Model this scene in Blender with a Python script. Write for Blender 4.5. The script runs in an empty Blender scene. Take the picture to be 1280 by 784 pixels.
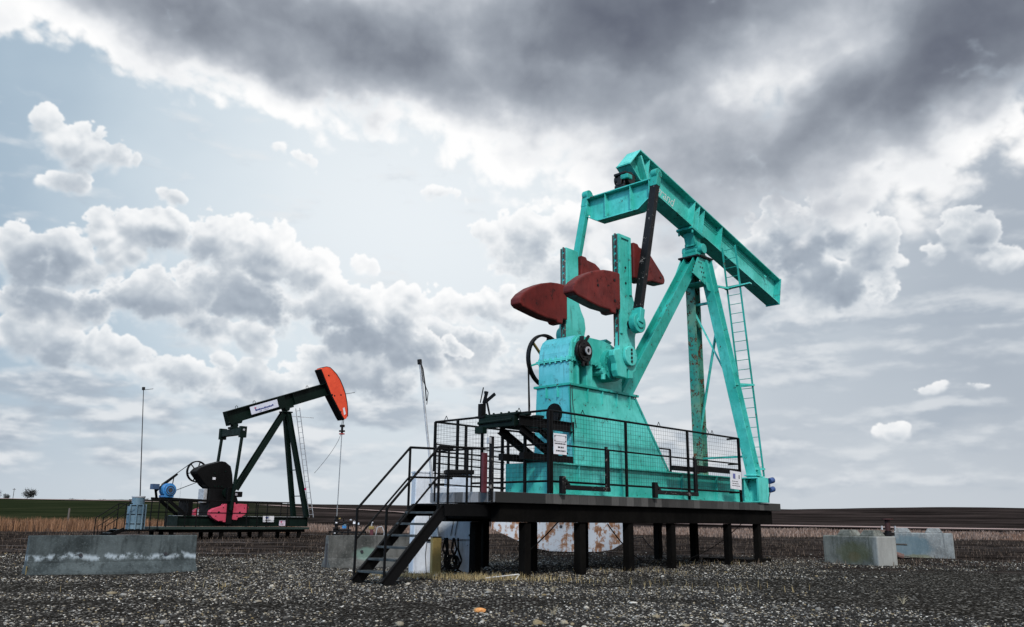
import bpy, bmesh, math, random
import numpy as np
from mathutils import Vector, Matrix, noise as mnoise

random.seed(7); np.random.seed(7)
R = math.radians
scene = bpy.context.scene
COL = scene.collection

# ------------------------------------------------------------------ camera
cam_data = bpy.data.cameras.new('camera'); cam = bpy.data.objects.new('camera', cam_data); COL.objects.link(cam)
PITCH, ROLL = R(13.65), R(0.56)
fw = Vector((0, math.cos(PITCH), math.sin(PITCH))); up0 = Vector((0, -math.sin(PITCH), math.cos(PITCH))); rt0 = Vector((1, 0, 0))
rt = rt0*math.cos(ROLL) + up0*math.sin(ROLL); up = up0*math.cos(ROLL) - rt0*math.sin(ROLL)
m = Matrix((rt, up, -fw)).transposed().to_4x4(); m.translation = (0, 0, 1.0)
cam.matrix_world = m
cam_data.sensor_width = 36; cam_data.lens = 29.95; cam_data.clip_start = 0.1; cam_data.clip_end = 5000
scene.camera = cam
scene.view_settings.view_transform = 'Standard'; scene.view_settings.look = 'None'
scene.view_settings.exposure = EXPOSURE = 0.0; scene.view_settings.gamma = 1.0; scene.view_settings.use_curve_mapping = False

# ------------------------------------------------------------------ sun (veiled by cloud)
SUN_EL, SUN_AZ = 40.0, 176.0          # azimuth clockwise from +Y (the way the camera looks)
sun_data = bpy.data.lights.new('sun', 'SUN'); sun = bpy.data.objects.new('sun', sun_data); COL.objects.link(sun)
sun_data.energy = 3.2; sun_data.angle = R(7); sun_data.color = (1.0, 0.96, 0.9)
sd = Vector((math.sin(R(SUN_AZ))*math.cos(R(SUN_EL)), math.cos(R(SUN_AZ))*math.cos(R(SUN_EL)), math.sin(R(SUN_EL))))
sun.rotation_euler = sd.to_track_quat('Z', 'Y').to_euler()

# ------------------------------------------------------------------ node helpers
class NT:
    """tiny expression builder over a node tree"""
    def __init__(s, tree): s.t = tree; s.n = tree.nodes; s.l = tree.links
    def new(s, typ, **kw):
        nd = s.n.new(typ)
        for k, v in kw.items(): setattr(nd, k, v)
        return nd
    def put(s, sock, v):
        if hasattr(v, 'is_output') or hasattr(v, 'links'): s.l.new(v, sock)
        else: sock.default_value = v
    def math(s, op, a, b=None, c=None, clamp=False):
        nd = s.new('ShaderNodeMath', operation=op, use_clamp=clamp)
        s.put(nd.inputs[0], a)
        if b is not None: s.put(nd.inputs[1], b)
        if c is not None: s.put(nd.inputs[2], c)
        return nd.outputs[0]
    def add(s, a, b): return s.math('ADD', a, b)
    def sub(s, a, b): return s.math('SUBTRACT', a, b)
    def mul(s, a, b): return s.math('MULTIPLY', a, b)
    def vm(s, op, a, b=None):
        nd = s.new('ShaderNodeVectorMath', operation=op)
        s.put(nd.inputs[0], a)
        if b is not None: s.put(nd.inputs[1], b)
        return nd.outputs['Value'] if op in ('LENGTH', 'DOT_PRODUCT', 'DISTANCE') else nd.outputs[0]
    def smooth(s, v, a, b, lo=0.0, hi=1.0, interp='SMOOTHSTEP'):
        nd = s.new('ShaderNodeMapRange', interpolation_type=interp)
        s.put(nd.inputs['Value'], v); s.put(nd.inputs['From Min'], a); s.put(nd.inputs['From Max'], b)
        s.put(nd.inputs['To Min'], lo); s.put(nd.inputs['To Max'], hi)
        return nd.outputs[0]
    def mixc(s, f, a, b, mode='MIX'):
        nd = s.new('ShaderNodeMix', data_type='RGBA', blend_type=mode)
        s.put(nd.inputs[0], f)
        s.put(nd.inputs[6], a if hasattr(a, 'links') else (*a[:3], 1)); s.put(nd.inputs[7], b if hasattr(b, 'links') else (*b[:3], 1))
        return nd.outputs[2]
    def noise(s, vec, scale, detail=4, rough=0.5, dist=0.0, lac=2.0, color=False):
        nd = s.new('ShaderNodeTexNoise'); s.put(nd.inputs['Vector'], vec)
        nd.inputs['Scale'].default_value = scale; nd.inputs['Detail'].default_value = detail
        nd.inputs['Roughness'].default_value = rough; nd.inputs['Distortion'].default_value = dist; nd.inputs['Lacunarity'].default_value = lac
        return nd.outputs['Color'] if color else nd.outputs[0]
    def voro(s, vec, scale, feature='F1', out='Distance', detail=0, rough=0.5, rand=1.0, smooth=None):
        nd = s.new('ShaderNodeTexVoronoi', feature=feature); s.put(nd.inputs['Vector'], vec)
        nd.inputs['Scale'].default_value = scale
        if 'Detail' in nd.inputs: nd.inputs['Detail'].default_value = detail; nd.inputs['Roughness'].default_value = rough
        nd.inputs['Randomness'].default_value = rand
        if smooth is not None: nd.inputs['Smoothness'].default_value = smooth
        return nd.outputs[out]
    def ramp(s, v, stops, interp='LINEAR'):
        nd = s.new('ShaderNodeValToRGB'); s.put(nd.inputs[0], v); cr = nd.color_ramp; cr.interpolation = interp
        while len(cr.elements) < len(stops): cr.elements.new(0.5)
        for e, (p, c) in zip(cr.elements, stops):
            e.position = p; e.color = (*c, 1) if len(c) == 3 else c
        return nd.outputs[0]
    def vec(s, x, y, z=0.0):
        nd = s.new('ShaderNodeCombineXYZ'); s.put(nd.inputs[0], x); s.put(nd.inputs[1], y); s.put(nd.inputs[2], z)
        return nd.outputs[0]
    def sep(s, v):
        nd = s.new('ShaderNodeSeparateXYZ'); s.put(nd.inputs[0], v); return nd.outputs

# ------------------------------------------------------------------ world: NISHITA sky seen through a broken cloud deck
# cloud positions in degrees: azimuth (clockwise from +Y), elevation, half-width, half-height, tilt, weight
TOP = [(-34.6, 28.2, 3.29, 2.07, 0, 0.8), (-27.5, 29.6, 9.06, 3.74, -16, 1), (-18.2, 30.5, 10.88, 5.13, -14, 1), (-7.3, 30.2, 14.12, 5.86, -12, 1), (3.4, 30.9, 20.29, 9.28, -8, 1), (-0.1, 24.9, 11.05, 2.84, -10, 0.7), (25.9, 31.3, 18.67, 6.6, 0, 1), (24.1, 24.6, 12.67, 7.1, 12, 0.75), (11.9, 23.0, 12.71, 6.15, 0, 0.7), (17.7, 21.0, 6.76, 4.54, 0, 0.45)]
DARK = [(-22.6, 31.1, 13.46, 2.7, -14, 0.75), (-12.0, 30.8, 12.65, 3.35, -12, 0.85), (7.0, 32.8, 15.48, 4.28, 0, 0.85), (30.2, 27.6, 7.59, 3.07, 25, 0.85), (23.2, 25.7, 5.96, 2.36, 20, 0.6), (13.6, 25.4, 8.27, 3.0, 0, 0.35), (-0.2, 29.5, 10.7, 2.98, -10, 0.6), (32.7, 29.3, 3.86, 3.37, 0, 0.8)]
LITE = [(20.0, 30.5, 5.84, 2.78, 25, 1.0), (9.2, 26.2, 11.41, 3.03, -5, 0.45), (30.4, 22.1, 5.61, 2.73, 12, 0.8), (-31.3, 26.9, 3.06, 1.74, 0, 0.3), (-12.7, 24.8, 7.78, 1.51, -18, 0.6), (-0.1, 23.1, 7.5, 1.57, -10, 0.6)]
SHADE = [(-30.3, 13.5, 2.09, 2.09, 0, 1), (-27.1, 12.3, 3.52, 1.43, 0, 0.9), (-21.7, 15.6, 2.43, 1.4, 0, 0.6), (-16.7, 13.8, 5.61, 2.06, -10, 1), (-10.9, 11.8, 5.84, 1.79, -12, 1), (-23.5, 12.7, 3.27, 1.48, 0, 0.7), (-4.4, 11.5, 4.91, 1.61, 0, 0.8), (-27.5, 8.2, 6.0, 1.32, -6, 0.9), (-17.7, 7.3, 8.84, 1.32, -4, 0.9), (-9.1, 8.2, 6.34, 1.58, 0, 0.8), (19.9, 16.0, 3.71, 3.03, -5, 1), (21.8, 14.8, 3.61, 2.0, -5, 1), (16.9, 17.5, 3.09, 2.82, 0, 0.9), (-28.6, 20.3, 1.78, 1.21, 0, 0.5), (2.8, 17.0, 3.36, 1.82, 0, 0.6), (29.5, 15.7, 2.56, 0.84, 0, 0.6), (23.9, 5.0, 1.34, 0.43, 0, 0.8)]
CUM = [(-30.9, 14.9, 2.57, 2.21, 0, 1), (-28.5, 14.8, 2.17, 1.98, 0, 0.95), (-28.9, 12.1, 4.69, 1.88, 0, 1), (-25.8, 16.6, 2.75, 2.51, 0, 1), (-23.5, 17.4, 2.48, 2.26, 0, 0.95), (-23.0, 19.8, 1.02, 0.83, 0, 0.95), (-19.8, 17.1, 2.9, 2.62, 0, 1), (-16.7, 16.4, 3.0, 2.57, -8, 1), (-14.0, 15.6, 2.74, 2.4, -15, 1), (-18.3, 13.9, 6.03, 2.45, -8, 1), (-23.6, 13.4, 4.21, 2.22, 0, 1), (-11.5, 13.6, 3.73, 2.21, -15, 1), (-10.3, 16.6, 1.41, 1.05, -15, 0.9), (-7.7, 13.8, 3.16, 1.92, -14, 0.95), (-8.7, 11.4, 5.9, 2.23, -8, 1), (-3.9, 14.0, 2.76, 1.82, -8, 0.85), (-0.8, 14.0, 2.77, 1.94, 0, 0.85), (19.0, 17.1, 4.03, 3.85, -5, 1), (22.0, 18.0, 2.72, 2.58, -10, 1), (23.8, 16.4, 2.17, 2.46, -15, 1), (21.0, 14.6, 4.37, 2.51, -5, 1), (16.3, 14.9, 4.11, 3.1, 0, 0.9), (23.9, 5.4, 1.52, 0.87, 0, 0.95)]
CUM_BACK = [(-28.8, 21.7, 2.24, 2.12, 0, 0.9), (-30.6, 22.5, 1.56, 1.35, 0, 0.8), (-26.9, 21.5, 1.57, 1.6, 0, 0.75), (-28.9, 19.6, 1.94, 1.21, 0, 0.7), (-29.5, 10.1, 3.75, 1.68, -10, 1), (-25.9, 9.5, 3.99, 1.64, -12, 0.95), (-20.1, 11.6, 2.43, 1.72, -10, 1), (-17.5, 11.3, 2.2, 1.33, -18, 0.95), (-21.7, 8.6, 5.17, 1.49, -8, 0.95), (-16.3, 8.4, 5.01, 1.74, -8, 0.95), (-11.2, 9.2, 5.76, 2.31, 0, 0.95), (-4.3, 11.0, 5.99, 2.46, 0, 0.9), (1.1, 18.6, 3.5, 3.09, 0, 0.9), (4.5, 19.1, 2.82, 2.76, 0, 0.8), (2.8, 15.9, 5.02, 2.36, 0, 0.85), (-1.7, 18.6, 1.81, 1.6, 0, 0.6), (29.4, 16.7, 2.57, 1.69, -8, 0.8), (27.5, 16.0, 1.59, 0.95, 0, 0.6), (30.9, 15.4, 1.65, 1.2, 0, 0.7), (-15.2, 23.0, 2.37, 0.81, -22, 0.55), (-4.7, 21.4, 2.5, 0.84, 0, 0.45), (26.5, 8.1, 1.91, 0.43, 12, 0.5), (29.0, 8.0, 0.91, 0.37, 0, 0.6)]
LOW = [(-28.4, 4.8, 9.13, 1.85, 0, 0.8), (18.5, 2.6, 14.25, 0.98, 0, 0.5), (-26.0, 6.8, 11.36, 1.67, -3, 0.9), (-11.6, 6.5, 15.5, 2.08, 0, 0.9), (3.3, 8.9, 14.06, 2.67, 0, 0.7), (17.0, 10.2, 10.98, 2.57, 0, 0.8), (27.5, 12.0, 8.68, 2.86, 0, 0.7), (-22.1, 3.6, 18.29, 1.45, 0, 0.7), (13.7, 4.7, 20.11, 2.04, 0, 0.6), (25.7, 6.4, 10.91, 1.43, 0, 0.7), (-4.1, 2.6, 26.3, 0.93, 0, 0.4)]

world = bpy.data.worlds.new('World'); scene.world = world; world.use_nodes = True
wt = world.node_tree; wt.nodes.clear(); N = NT(wt)
sky = N.new('ShaderNodeTexSky', sky_type='NISHITA', sun_disc=False)
sky.sun_elevation = R(SUN_EL); sky.sun_rotation = R(SUN_AZ); sky.air_density = 1.0; sky.dust_density = 2.5; sky.ozone_density = 1.0
tc = N.new('ShaderNodeTexCoord').outputs['Generated']
sx, sy, sz = N.sep(tc)
az = N.mul(N.math('ARCTAN2', sx, sy), 57.2958)
el = N.mul(N.math('ARCSINE', sz), 57.2958)
DOME = 0.95
# cloud picture computed in azimuth/elevation degrees (numpy), laid on the world's directions
_tab = np.random.RandomState(11).rand(256, 256)*2*np.pi
_gx, _gy = np.cos(_tab), np.sin(_tab)
def perlin(x, y, s=0):
    x = x + 37.3*s; y = y + 91.7*s
    xi = np.floor(x).astype(int); yi = np.floor(y).astype(int); xf = x-xi; yf = y-yi
    u = xf*xf*xf*(xf*(xf*6-15)+10); v = yf*yf*yf*(yf*(yf*6-15)+10)
    def g(a, b): i, j = (xi+a) & 255, (yi+b) & 255; return _gx[i, j]*(xf-a)+_gy[i, j]*(yf-b)
    return 1.5*((g(0, 0)*(1-u)+g(1, 0)*u)*(1-v)+(g(0, 1)*(1-u)+g(1, 1)*u)*v)
def fbm(x, y, o, s=0, r=0.5):
    a, t, n = 1.0, 0.0, 0.0
    for k in range(o):
        t = t+a*perlin(x, y, s+k*3); n += a; a *= r; x = x*2.03; y = y*2.03
    return t/n
def puff(x, y, o, s=0, r=0.5):                     # rounded cauliflower lumps with sharp creases
    a, t, n = 1.0, 0.0, 0.0
    for k in range(o):
        t = t+a*np.abs(perlin(x, y, s+k*5)); n += a; a *= r; x = x*2.1; y = y*2.1
    return t/n
def sst(a, b, v): t = np.clip((v-a)/(b-a), 0, 1); return t*t*(3-2*t)
def lobes(x, y, bl, k=1.45):
    acc = np.zeros_like(x)
    for (a, e, ra, re, rot, amp) in bl:
        c, s = math.cos(math.radians(rot)), math.sin(math.radians(rot))
        dx, dy = x-a, y-e
        l = np.sqrt(((c*dx+s*dy)/ra)**2+((-s*dx+c*dy)/re)**2)
        acc = np.maximum(acc, amp*(1-sst(0, k, l)))
    return acc
def mixa(c, t, a): return c*(1-a[..., None])+t*a[..., None]
def rampc(v, stops):
    ps = [p for p, _ in stops]
    return np.stack([np.interp(v, ps, [c[i] for _, c in stops]) for i in range(3)], -1)
def heap(x, y, bl, k=1.45):
    """lobe density plus the height within whichever lobe is in front (+1 at its top, -1 at its foot)"""
    acc = np.zeros_like(x); sw = np.full_like(x, 1e-6); sh = np.zeros_like(x)
    for (a, e, ra, re, rot, amp) in bl:
        c, s = math.cos(math.radians(rot)), math.sin(math.radians(rot)); dx, dy = x-a, y-e
        p, q = (c*dx+s*dy)/ra, (-s*dx+c*dy)/re; v = amp*(1-sst(0, k, np.sqrt(p*p+q*q)))
        acc = np.maximum(acc, v); w = v**5; sw += w; sh += w*np.clip(q+0.15*p, -1.3, 1.3)
    return acc, sh/sw
def cloud_picture(x, y):
    """linear radiance of the cloudy sky at azimuth x, elevation y (degrees)"""
    wx = fbm(x/7, y/5, 5, 1)*4.0; wy = fbm(x/7, y/5, 5, 2)*2.6
    X, Y = x+wx*0.8, y+wy*0.8
    nb = fbm(x/9, y/6, 4, 4)
    p1 = puff(x/3.4+wx*.12, y/2.8+wy*.12, 6, 6, 0.48); n1 = fbm(x/3.2, y/2.4, 6, 9, 0.52)
    # clear air: pale blue at the left, glowing white where the hidden sun stands, grey to the right
    side = rampc(x+nb*6, [(-34, (0.37, 0.47, 0.56)), (-26, (0.47, 0.57, 0.65)), (-16, (0.63, 0.72, 0.78)), (2, (0.70, 0.76, 0.80)), (14, (0.56, 0.605, 0.65)), (34, (0.42, 0.46, 0.51))])
    g = np.exp(-(((x+7)/15)**2+((y-20)/9.5)**2)/1.2)
    col = mixa(side, np.array([0.84, 0.89, 0.93]), g*0.9)
    col = mixa(col, np.array([0.62, 0.65, 0.68]), sst(10, 0, y)*0.7)
    # thin grey veils low down
    nl = fbm(x/6, y/1.7, 7, 20, 0.55)+0.5*(puff(x/5, y/2.0, 6, 24, .5)-.28); nl2 = fbm(x/6, (y+0.6)/1.7, 7, 20, 0.55)+0.5*(puff(x/5, (y+.6)/2.0, 6, 24, .5)-.28)
    dl = lobes(X, Y, LOW)+nl*1.1
    sh = sst(-0.25, 0.85, (nl2-nl)*2.0+dl*0.60+nb*0.6)
    band = mixa(np.broadcast_to(np.array([0.80, 0.82, 0.84]), x.shape+(3,)), np.array([0.41, 0.455, 0.51]), sh)
    col = mixa(col, band, sst(0.12, 0.85, dl)*(0.82-0.25*sst(8, 16, x)))
    # cumulus heaps, the farther row first
    for k, blobs in enumerate((CUM_BACK, CUM)):
        w1 = fbm(x/4.5, y/3.6, 3, 30+k)*0.9; w2 = fbm(x/4.5, y/3.6, 3, 33+k)*0.7
        L, H = heap(x+w1, y+w2, blobs)
        gate = sst(0.0, 0.3, L)
        pf = puff(x/2.7, y/2.3, 7, 40+k, 0.52)-0.28; ps = puff(x/2.7, y/2.3, 3, 40+k, 0.45)-0.28
        ps2 = puff((x+0.12)/2.7, (y+0.45)/2.3, 3, 40+k, 0.45)-0.28
        d = L+(pf*1.15+fbm(x/1.3, y/1.1, 6, 45+k, 0.6)*0.14)*gate
        foot = sst(0.25, -0.75, H)                                   # undersides dissolve
        a = sst(0.30-0.10*foot, 0.39+0.45*foot, d)
        rel = np.clip((ps-ps2)*1.6, -0.5, 0.5)
        thick = sst(0.34, 0.95, d)
        dk = lobes(X, Y, SHADE, 1.9)
        s = 0.20-H*0.16*thick+thick*0.14+dk*0.52*thick-rel*0.38*(1-0.5*dk)-pf*0.20*thick+fbm(x/2.4, y/1.9, 6, 80+k, 0.55)*0.28*thick+nb*0.25
        s = s-0.18*(1-sst(0.30, 0.52, d))*(1-foot)                   # light shining through the thin rims
        s = s-g*0.14*(1-dk)-sst(9, 2, y)*0.12
        cc = rampc(s, [(-0.05, (1.0, 1.0, 1.0)), (0.16, (0.86, 0.88, 0.90)), (0.36, (0.62, 0.655, 0.69)), (0.62, (0.42, 0.46, 0.51)), (1.0, (0.29, 0.325, 0.375))])
        col = mixa(col, cc, a*(0.95 if k else 0.9)*sst(2.0, 6.5, y))
    # the great dark cloud overhead and its bright ragged fringe
    dt = lobes(X, Y, TOP)+((p1-0.28)*0.75+n1*0.30)*sst(0.0, 0.25, lobes(X, Y, TOP))
    a = sst(0.18-0.08*sst(0, 12, x), 0.50, dt)
    rt_ = sst(-4, 9, x)
    s = lobes(x+wx*0.7, y+wy*0.7, DARK, 1.75)*0.80+nb*0.22+n1*0.10*(1-rt_*0.4)+sst(0.22, 0.95, dt)*0.20-(p1-0.28)*0.22+rt_*0.15*sst(20, 30, y)+rt_*0.17+0.14*sst(4, 12, x)*sst(27, 20, x)*sst(16, 19, y)*sst(26, 22, y)
    s = s-lobes(X, Y, LITE, 1.9)*0.38-g*0.10+0.02
    ct = rampc(s, [(0.0, (1.0, 1.0, 1.0)), (0.18, (0.87, 0.885, 0.905)), (0.38, (0.56, 0.58, 0.615)), (0.60, (0.375, 0.395, 0.43)), (0.90, (0.22, 0.235, 0.27)), (1.25, (0.13, 0.14, 0.175))])
    col = mixa(col, ct, a)
    lum = col.mean(-1, keepdims=True); t = np.clip((0.85-lum)/0.5, 0, 1)
    return col*(1+t*np.array([-0.045, 0.0, 0.05]))

AZ0, AZ1, EL0, EL1 = -42.0, 42.0, -3.0, 40.0
_w, _h = 1400, 717
_ax, _ey = np.meshgrid(np.linspace(AZ0, AZ1, _w), np.linspace(EL0, EL1, _h))
_rgb = np.clip(cloud_picture(_ax, _ey), 0.0, 1.05)
_px = np.ones((_h, _w, 4), np.float32); _px[..., :3] = _rgb
img = bpy.data.images.new('cloud_field', _w, _h, float_buffer=True); img.colorspace_settings.name = 'Non-Color'
img.pixels.foreach_set(_px.ravel()); img.update()
uv = N.vec(N.smooth(az, AZ0, AZ1, 0, 1, 'LINEAR'), N.smooth(el, EL0, EL1, 0, 1, 'LINEAR'))
itx = N.new('ShaderNodeTexImage', image=img, interpolation='Cubic', extension='EXTEND'); N.put(itx.inputs[0], uv)
base = N.vm('SCALE', sky.outputs[0]); base.node.inputs['Scale'].default_value = 0.10
n_big = N.noise(N.vm('MULTIPLY', tc, (1, 1, 1.3)), 4.0, 3, 0.55)
over = N.mixc(N.smooth(n_big, 0.35, 0.65), (DOME, DOME, DOME*1.02), (DOME*0.55, DOME*0.58, DOME*0.64))
over = N.mixc(N.smooth(n_big, 0.62, 0.74, 0.0, 0.6), over, base)
westk = N.mul(N.smooth(N.math('ABSOLUTE', N.add(az, 134.0)), 25, 75, 1.0, 0.0), N.smooth(el, 70, 40))
over = N.mixc(westk, over, (DOME*0.80, DOME*1.35, DOME*2.0))
away = N.math('MAXIMUM', N.smooth(N.math('ABSOLUTE', az), 36, 42), N.smooth(el, 34, 40))
back = N.smooth(N.math('ABSOLUTE', az), 60, 120)
col = N.mixc(N.mul(away, 1.0), itx.outputs[0], over)
SKY_OUT = col

bg = N.new('ShaderNodeBackground'); N.put(bg.inputs['Color'], SKY_OUT); bg.inputs['Strength'].default_value = 1.0
out = N.new('ShaderNodeOutputWorld'); wt.links.new(bg.outputs[0], out.inputs[0])
world.cycles.sampling_method = 'MANUAL'; world.cycles.sample_map_resolution = 512

# ------------------------------------------------------------------ materials
MATS = {}
def mat(name, fn, **kw):
    if name in MATS: return MATS[name]
    m = bpy.data.materials.new(name); m.use_nodes = True; t = m.node_tree; t.nodes.clear(); n = NT(t)
    b = n.new('ShaderNodeBsdfPrincipled'); o = n.new('ShaderNodeOutputMaterial'); t.links.new(b.outputs[0], o.inputs[0])
    fn(n, b, **kw); MATS[name] = m
    return m
def bump(n, b, h, strength=0.3, dist=0.01):
    bp = n.new('ShaderNodeBump'); n.put(bp.inputs['Height'], h); bp.inputs['Strength'].default_value = strength; bp.inputs['Distance'].default_value = dist
    n.t.links.new(bp.outputs[0], b.inputs['Normal'])
def objco(n): return n.new('ShaderNodeTexCoord').outputs['Object']

def f_paint(n, b, col=(0.1, 0.4, 0.3), fade=(0.2, 0.5, 0.5), rust=0.3, rough=0.45, spec=0.4, streak=True, chip=(0.03, 0.02, 0.018), rustcol=(0.16, 0.055, 0.02)):
    """weathered gloss paint: sun-faded patches, dirt streaks running down, rust at chips and worn edges"""
    p = objco(n)
    big = n.noise(p, 0.9, 5, 0.6); mid = n.noise(p, 5.0, 6, 0.65); fine = n.noise(p, 28.0, 4, 0.6)
    st = n.noise(n.vm('MULTIPLY', p, (9, 9, 0.7)), 1.6, 6, 0.62)
    c = n.mixc(n.smooth(big, 0.35, 0.65), col, fade)
    c = n.mixc(n.smooth(mid, 0.48, 0.64, 0, 0.26), c, tuple(x*0.62 for x in col))
    if streak: c = n.mixc(n.smooth(st, 0.52, 0.70, 0, 0.38), c, tuple(x*0.45+0.004 for x in col))
    c = n.mixc(n.smooth(fine, 0.52, 0.75, 0, 0.18), c, tuple(min(1, x*1.4+0.01) for x in fade))
    k = 0.668-0.062*rust
    rm = n.smooth(n.add(n.mul(mid, 0.6), n.mul(fine, 0.4)), k-0.03, k+0.02)
    rm = n.math('MAXIMUM', rm, n.mul(n.smooth(st, 0.62, 0.76), n.smooth(big, 0.50, 0.66, 0, min(0.9, rust))))
    rc = n.mixc(n.smooth(fine, 0.4, 0.6), rustcol, chip)
    c = n.mixc(rm, c, rc)
    n.put(b.inputs['Base Color'], c)
    n.put(b.inputs['Roughness'], n.math('ADD', n.smooth(mid, 0.3, 0.7, rough-0.05, rough+0.15), n.mul(rm, 0.3), clamp=True))
    b.inputs['Specular IOR Level'].default_value = spec
    bump(n, b, n.add(n.mul(fine, 0.4), n.mul(rm, -1.0)), 0.22, 0.004)
def f_rusty_white(n, b):
    p = objco(n)
    big = n.noise(p, 2.6, 7, 0.66, 0.2); fine = n.noise(p, 16.0, 6, 0.68)
    st = n.noise(n.vm('MULTIPLY', p, (7, 7, 1.0)), 1.0, 6, 0.62)
    v = n.add(n.mul(big, 0.55), n.add(n.mul(fine, 0.22), n.mul(st, 0.30)))
    c = n.ramp(v, [(0.0, (0.52, 0.54, 0.58)), (0.53, (0.44, 0.45, 0.48)), (0.575, (0.24, 0.115, 0.055)), (0.64, (0.13, 0.05, 0.022)), (0.75, (0.09, 0.035, 0.02))])
    n.put(b.inputs['Base Color'], c); b.inputs['Roughness'].default_value = 0.7; bump(n, b, fine, 0.3, 0.004)
def f_concrete(n, b, a=(0.22, 0.215, 0.20), d=(0.075, 0.075, 0.07), stain=None, band=None, moss=None, facex=None):
    p = objco(n); x, y, z = n.sep(p)
    big = n.noise(p, 1.6, 7, 0.62); fine = n.noise(p, 24.0, 6, 0.7); grain = n.voro(p, 90.0)
    st = n.noise(n.vm('MULTIPLY', p, (7, 7, 0.8)), 1.5, 6, 0.6)
    c = n.mixc(n.smooth(big, 0.32, 0.68), d, a)
    c = n.mixc(n.smooth(st, 0.48, 0.72, 0, 0.65), c, tuple(v*0.5 for v in d))
    c = n.mixc(n.smooth(fine, 0.5, 0.72, 0, 0.5), c, tuple(min(1, v*1.6) for v in a))
    if band:      # whitish efflorescence smear along the side
        zc, zw, bc = band
        wob = n.noise(n.vec(x, 0.0), 2.2, 6, 0.65)
        m = n.math('ABSOLUTE', n.sub(z, n.add(zc-0.16, n.mul(wob, 0.32))))
        mk = n.mul(n.smooth(m, 0.0, zw, 1.0, 0.0), n.smooth(n.noise(p, 5.0, 6, 0.7), 0.42, 0.55))
        c = n.mixc(n.mul(mk, 0.9), c, bc)
    if stain:     # flat paint / colour patch: (colour, x centre, half width, z centre, half height, strength)
        for (sc, xc, xw, zc, zw, k) in stain:
            ln = n.vm('LENGTH', n.vec(n.mul(n.sub(x, xc), 1/xw), n.mul(n.sub(z, zc), 1/zw)))
            ln = n.add(ln, n.mul(n.sub(n.noise(p, 6.0, 6, 0.7), 0.5), 1.1))
            c = n.mixc(n.smooth(ln, 0.65, 1.15, k, 0.0), c, sc)
    n.put(b.inputs['Base Color'], c); b.inputs['Roughness'].default_value = 0.92
    b.inputs['Specular IOR Level'].default_value = 0.2
    bump(n, b, n.add(n.mul(fine, 0.6), n.mul(grain, 0.4)), 0.55, 0.012)
def f_plain(n, b, col=(0.1, 0.1, 0.1), rough=0.5, metal=0.0, var=0.25, scale=9.0, spec=0.4):
    p = objco(n); v = n.noise(p, scale, 6, 0.65)
    c = n.mixc(n.smooth(v, 0.3, 0.7), tuple(x*(1-var) for x in col), tuple(min(1, x*(1+var)) for x in col))
    n.put(b.inputs['Base Color'], c); n.put(b.inputs['Roughness'], n.smooth(v, 0.3, 0.7, rough-0.08, rough+0.1))
    b.inputs['Metallic'].default_value = metal; b.inputs['Specular IOR Level'].default_value = spec
    bump(n, b, v, 0.15, 0.003)
def f_plank(n, b, col=(0.13, 0.12, 0.11), pitch=0.24, axis=0):
    p = objco(n); x = n.sep(p)[axis]
    k = n.math('FLOOR', n.mul(x, 1/pitch)); fr = n.math('FRACT', n.mul(x, 1/pitch))
    rnd = n.new('ShaderNodeTexWhiteNoise', noise_dimensions='1D'); n.put(rnd.inputs['W'], k)
    g = n.noise(n.vm('MULTIPLY', p, (14, 14, 3)), 2.0, 6, 0.7); big = n.noise(p, 2.0, 5, 0.6)
    v = n.add(n.mul(rnd.outputs[0], 0.55), n.add(n.mul(g, 0.5), n.mul(big, 0.3)))
    c = n.ramp(v, [(0.25, tuple(q*0.3 for q in col)), (0.6, col), (0.95, tuple(q*2.6 for q in col))])
    gap = n.math('MAXIMUM', n.smooth(fr, 0.03, 0.0), n.smooth(fr, 0.97, 1.0))
    c = n.mixc(gap, c, (0.008, 0.008, 0.008))
    n.put(b.inputs['Base Color'], c); b.inputs['Roughness'].default_value = 0.85
    bump(n, b, n.sub(g, gap), 0.5, 0.01)

TEAL = mat('teal_paint', f_paint, col=(0.024, 0.36, 0.30), fade=(0.085, 0.53, 0.48), rust=0.75, rough=0.42, spec=0.35)
TEAL_D = mat('teal_paint_rusted', f_paint, col=(0.008, 0.25, 0.205), fade=(0.03, 0.37, 0.33), rust=1.1, rough=0.5, spec=0.3)
BLACK = mat('black_paint', f_paint, col=(0.0018, 0.0018, 0.002), fade=(0.004, 0.004, 0.0045), rust=0.2, rough=0.5, spec=0.10, chip=(0.03, 0.027, 0.025), rustcol=(0.02, 0.01, 0.008))
BLACKW = mat('black_paint_worn', f_paint, col=(0.002, 0.002, 0.0025), fade=(0.005, 0.005, 0.006), rust=0.95, rough=0.45, spec=0.15, chip=(0.18, 0.17, 0.16), rustcol=(0.04, 0.02, 0.018))
RED = mat('oxide_red_paint', f_paint, col=(0.075, 0.009, 0.008), fade=(0.15, 0.018, 0.015), rust=0.9, rough=0.5, spec=0.2, chip=(0.02, .012, .012), rustcol=(0.028, 0.009, 0.008))
DGREEN = mat('dark_green_paint', f_paint, col=(0.0012, 0.006, 0.0045), fade=(0.003, 0.011, 0.008), rust=0.05, rough=0.5, spec=0.12)
ORANGE = mat('orange_red_paint', f_paint, col=(0.62, 0.055, 0.018), fade=(0.78, 0.085, 0.03), rust=0.05, rough=0.45, streak=False)
PINK = mat('pink_red_paint', f_paint, col=(0.36, 0.030, 0.060), fade=(0.46, 0.055, 0.10), rust=0.1, rough=0.55, streak=False)
MAROON = mat('maroon_paint', f_plain, col=(0.07, 0.012, 0.018), rough=0.5)
BLUE = mat('blue_paint', f_plain, col=(0.03, 0.16, 0.38), rough=0.4)
PALEBLUE = mat('pale_blue_paint', f_paint, col=(0.06, 0.11, 0.15), fade=(0.13, 0.20, 0.25), rust=0.5, rough=0.5)
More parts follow.
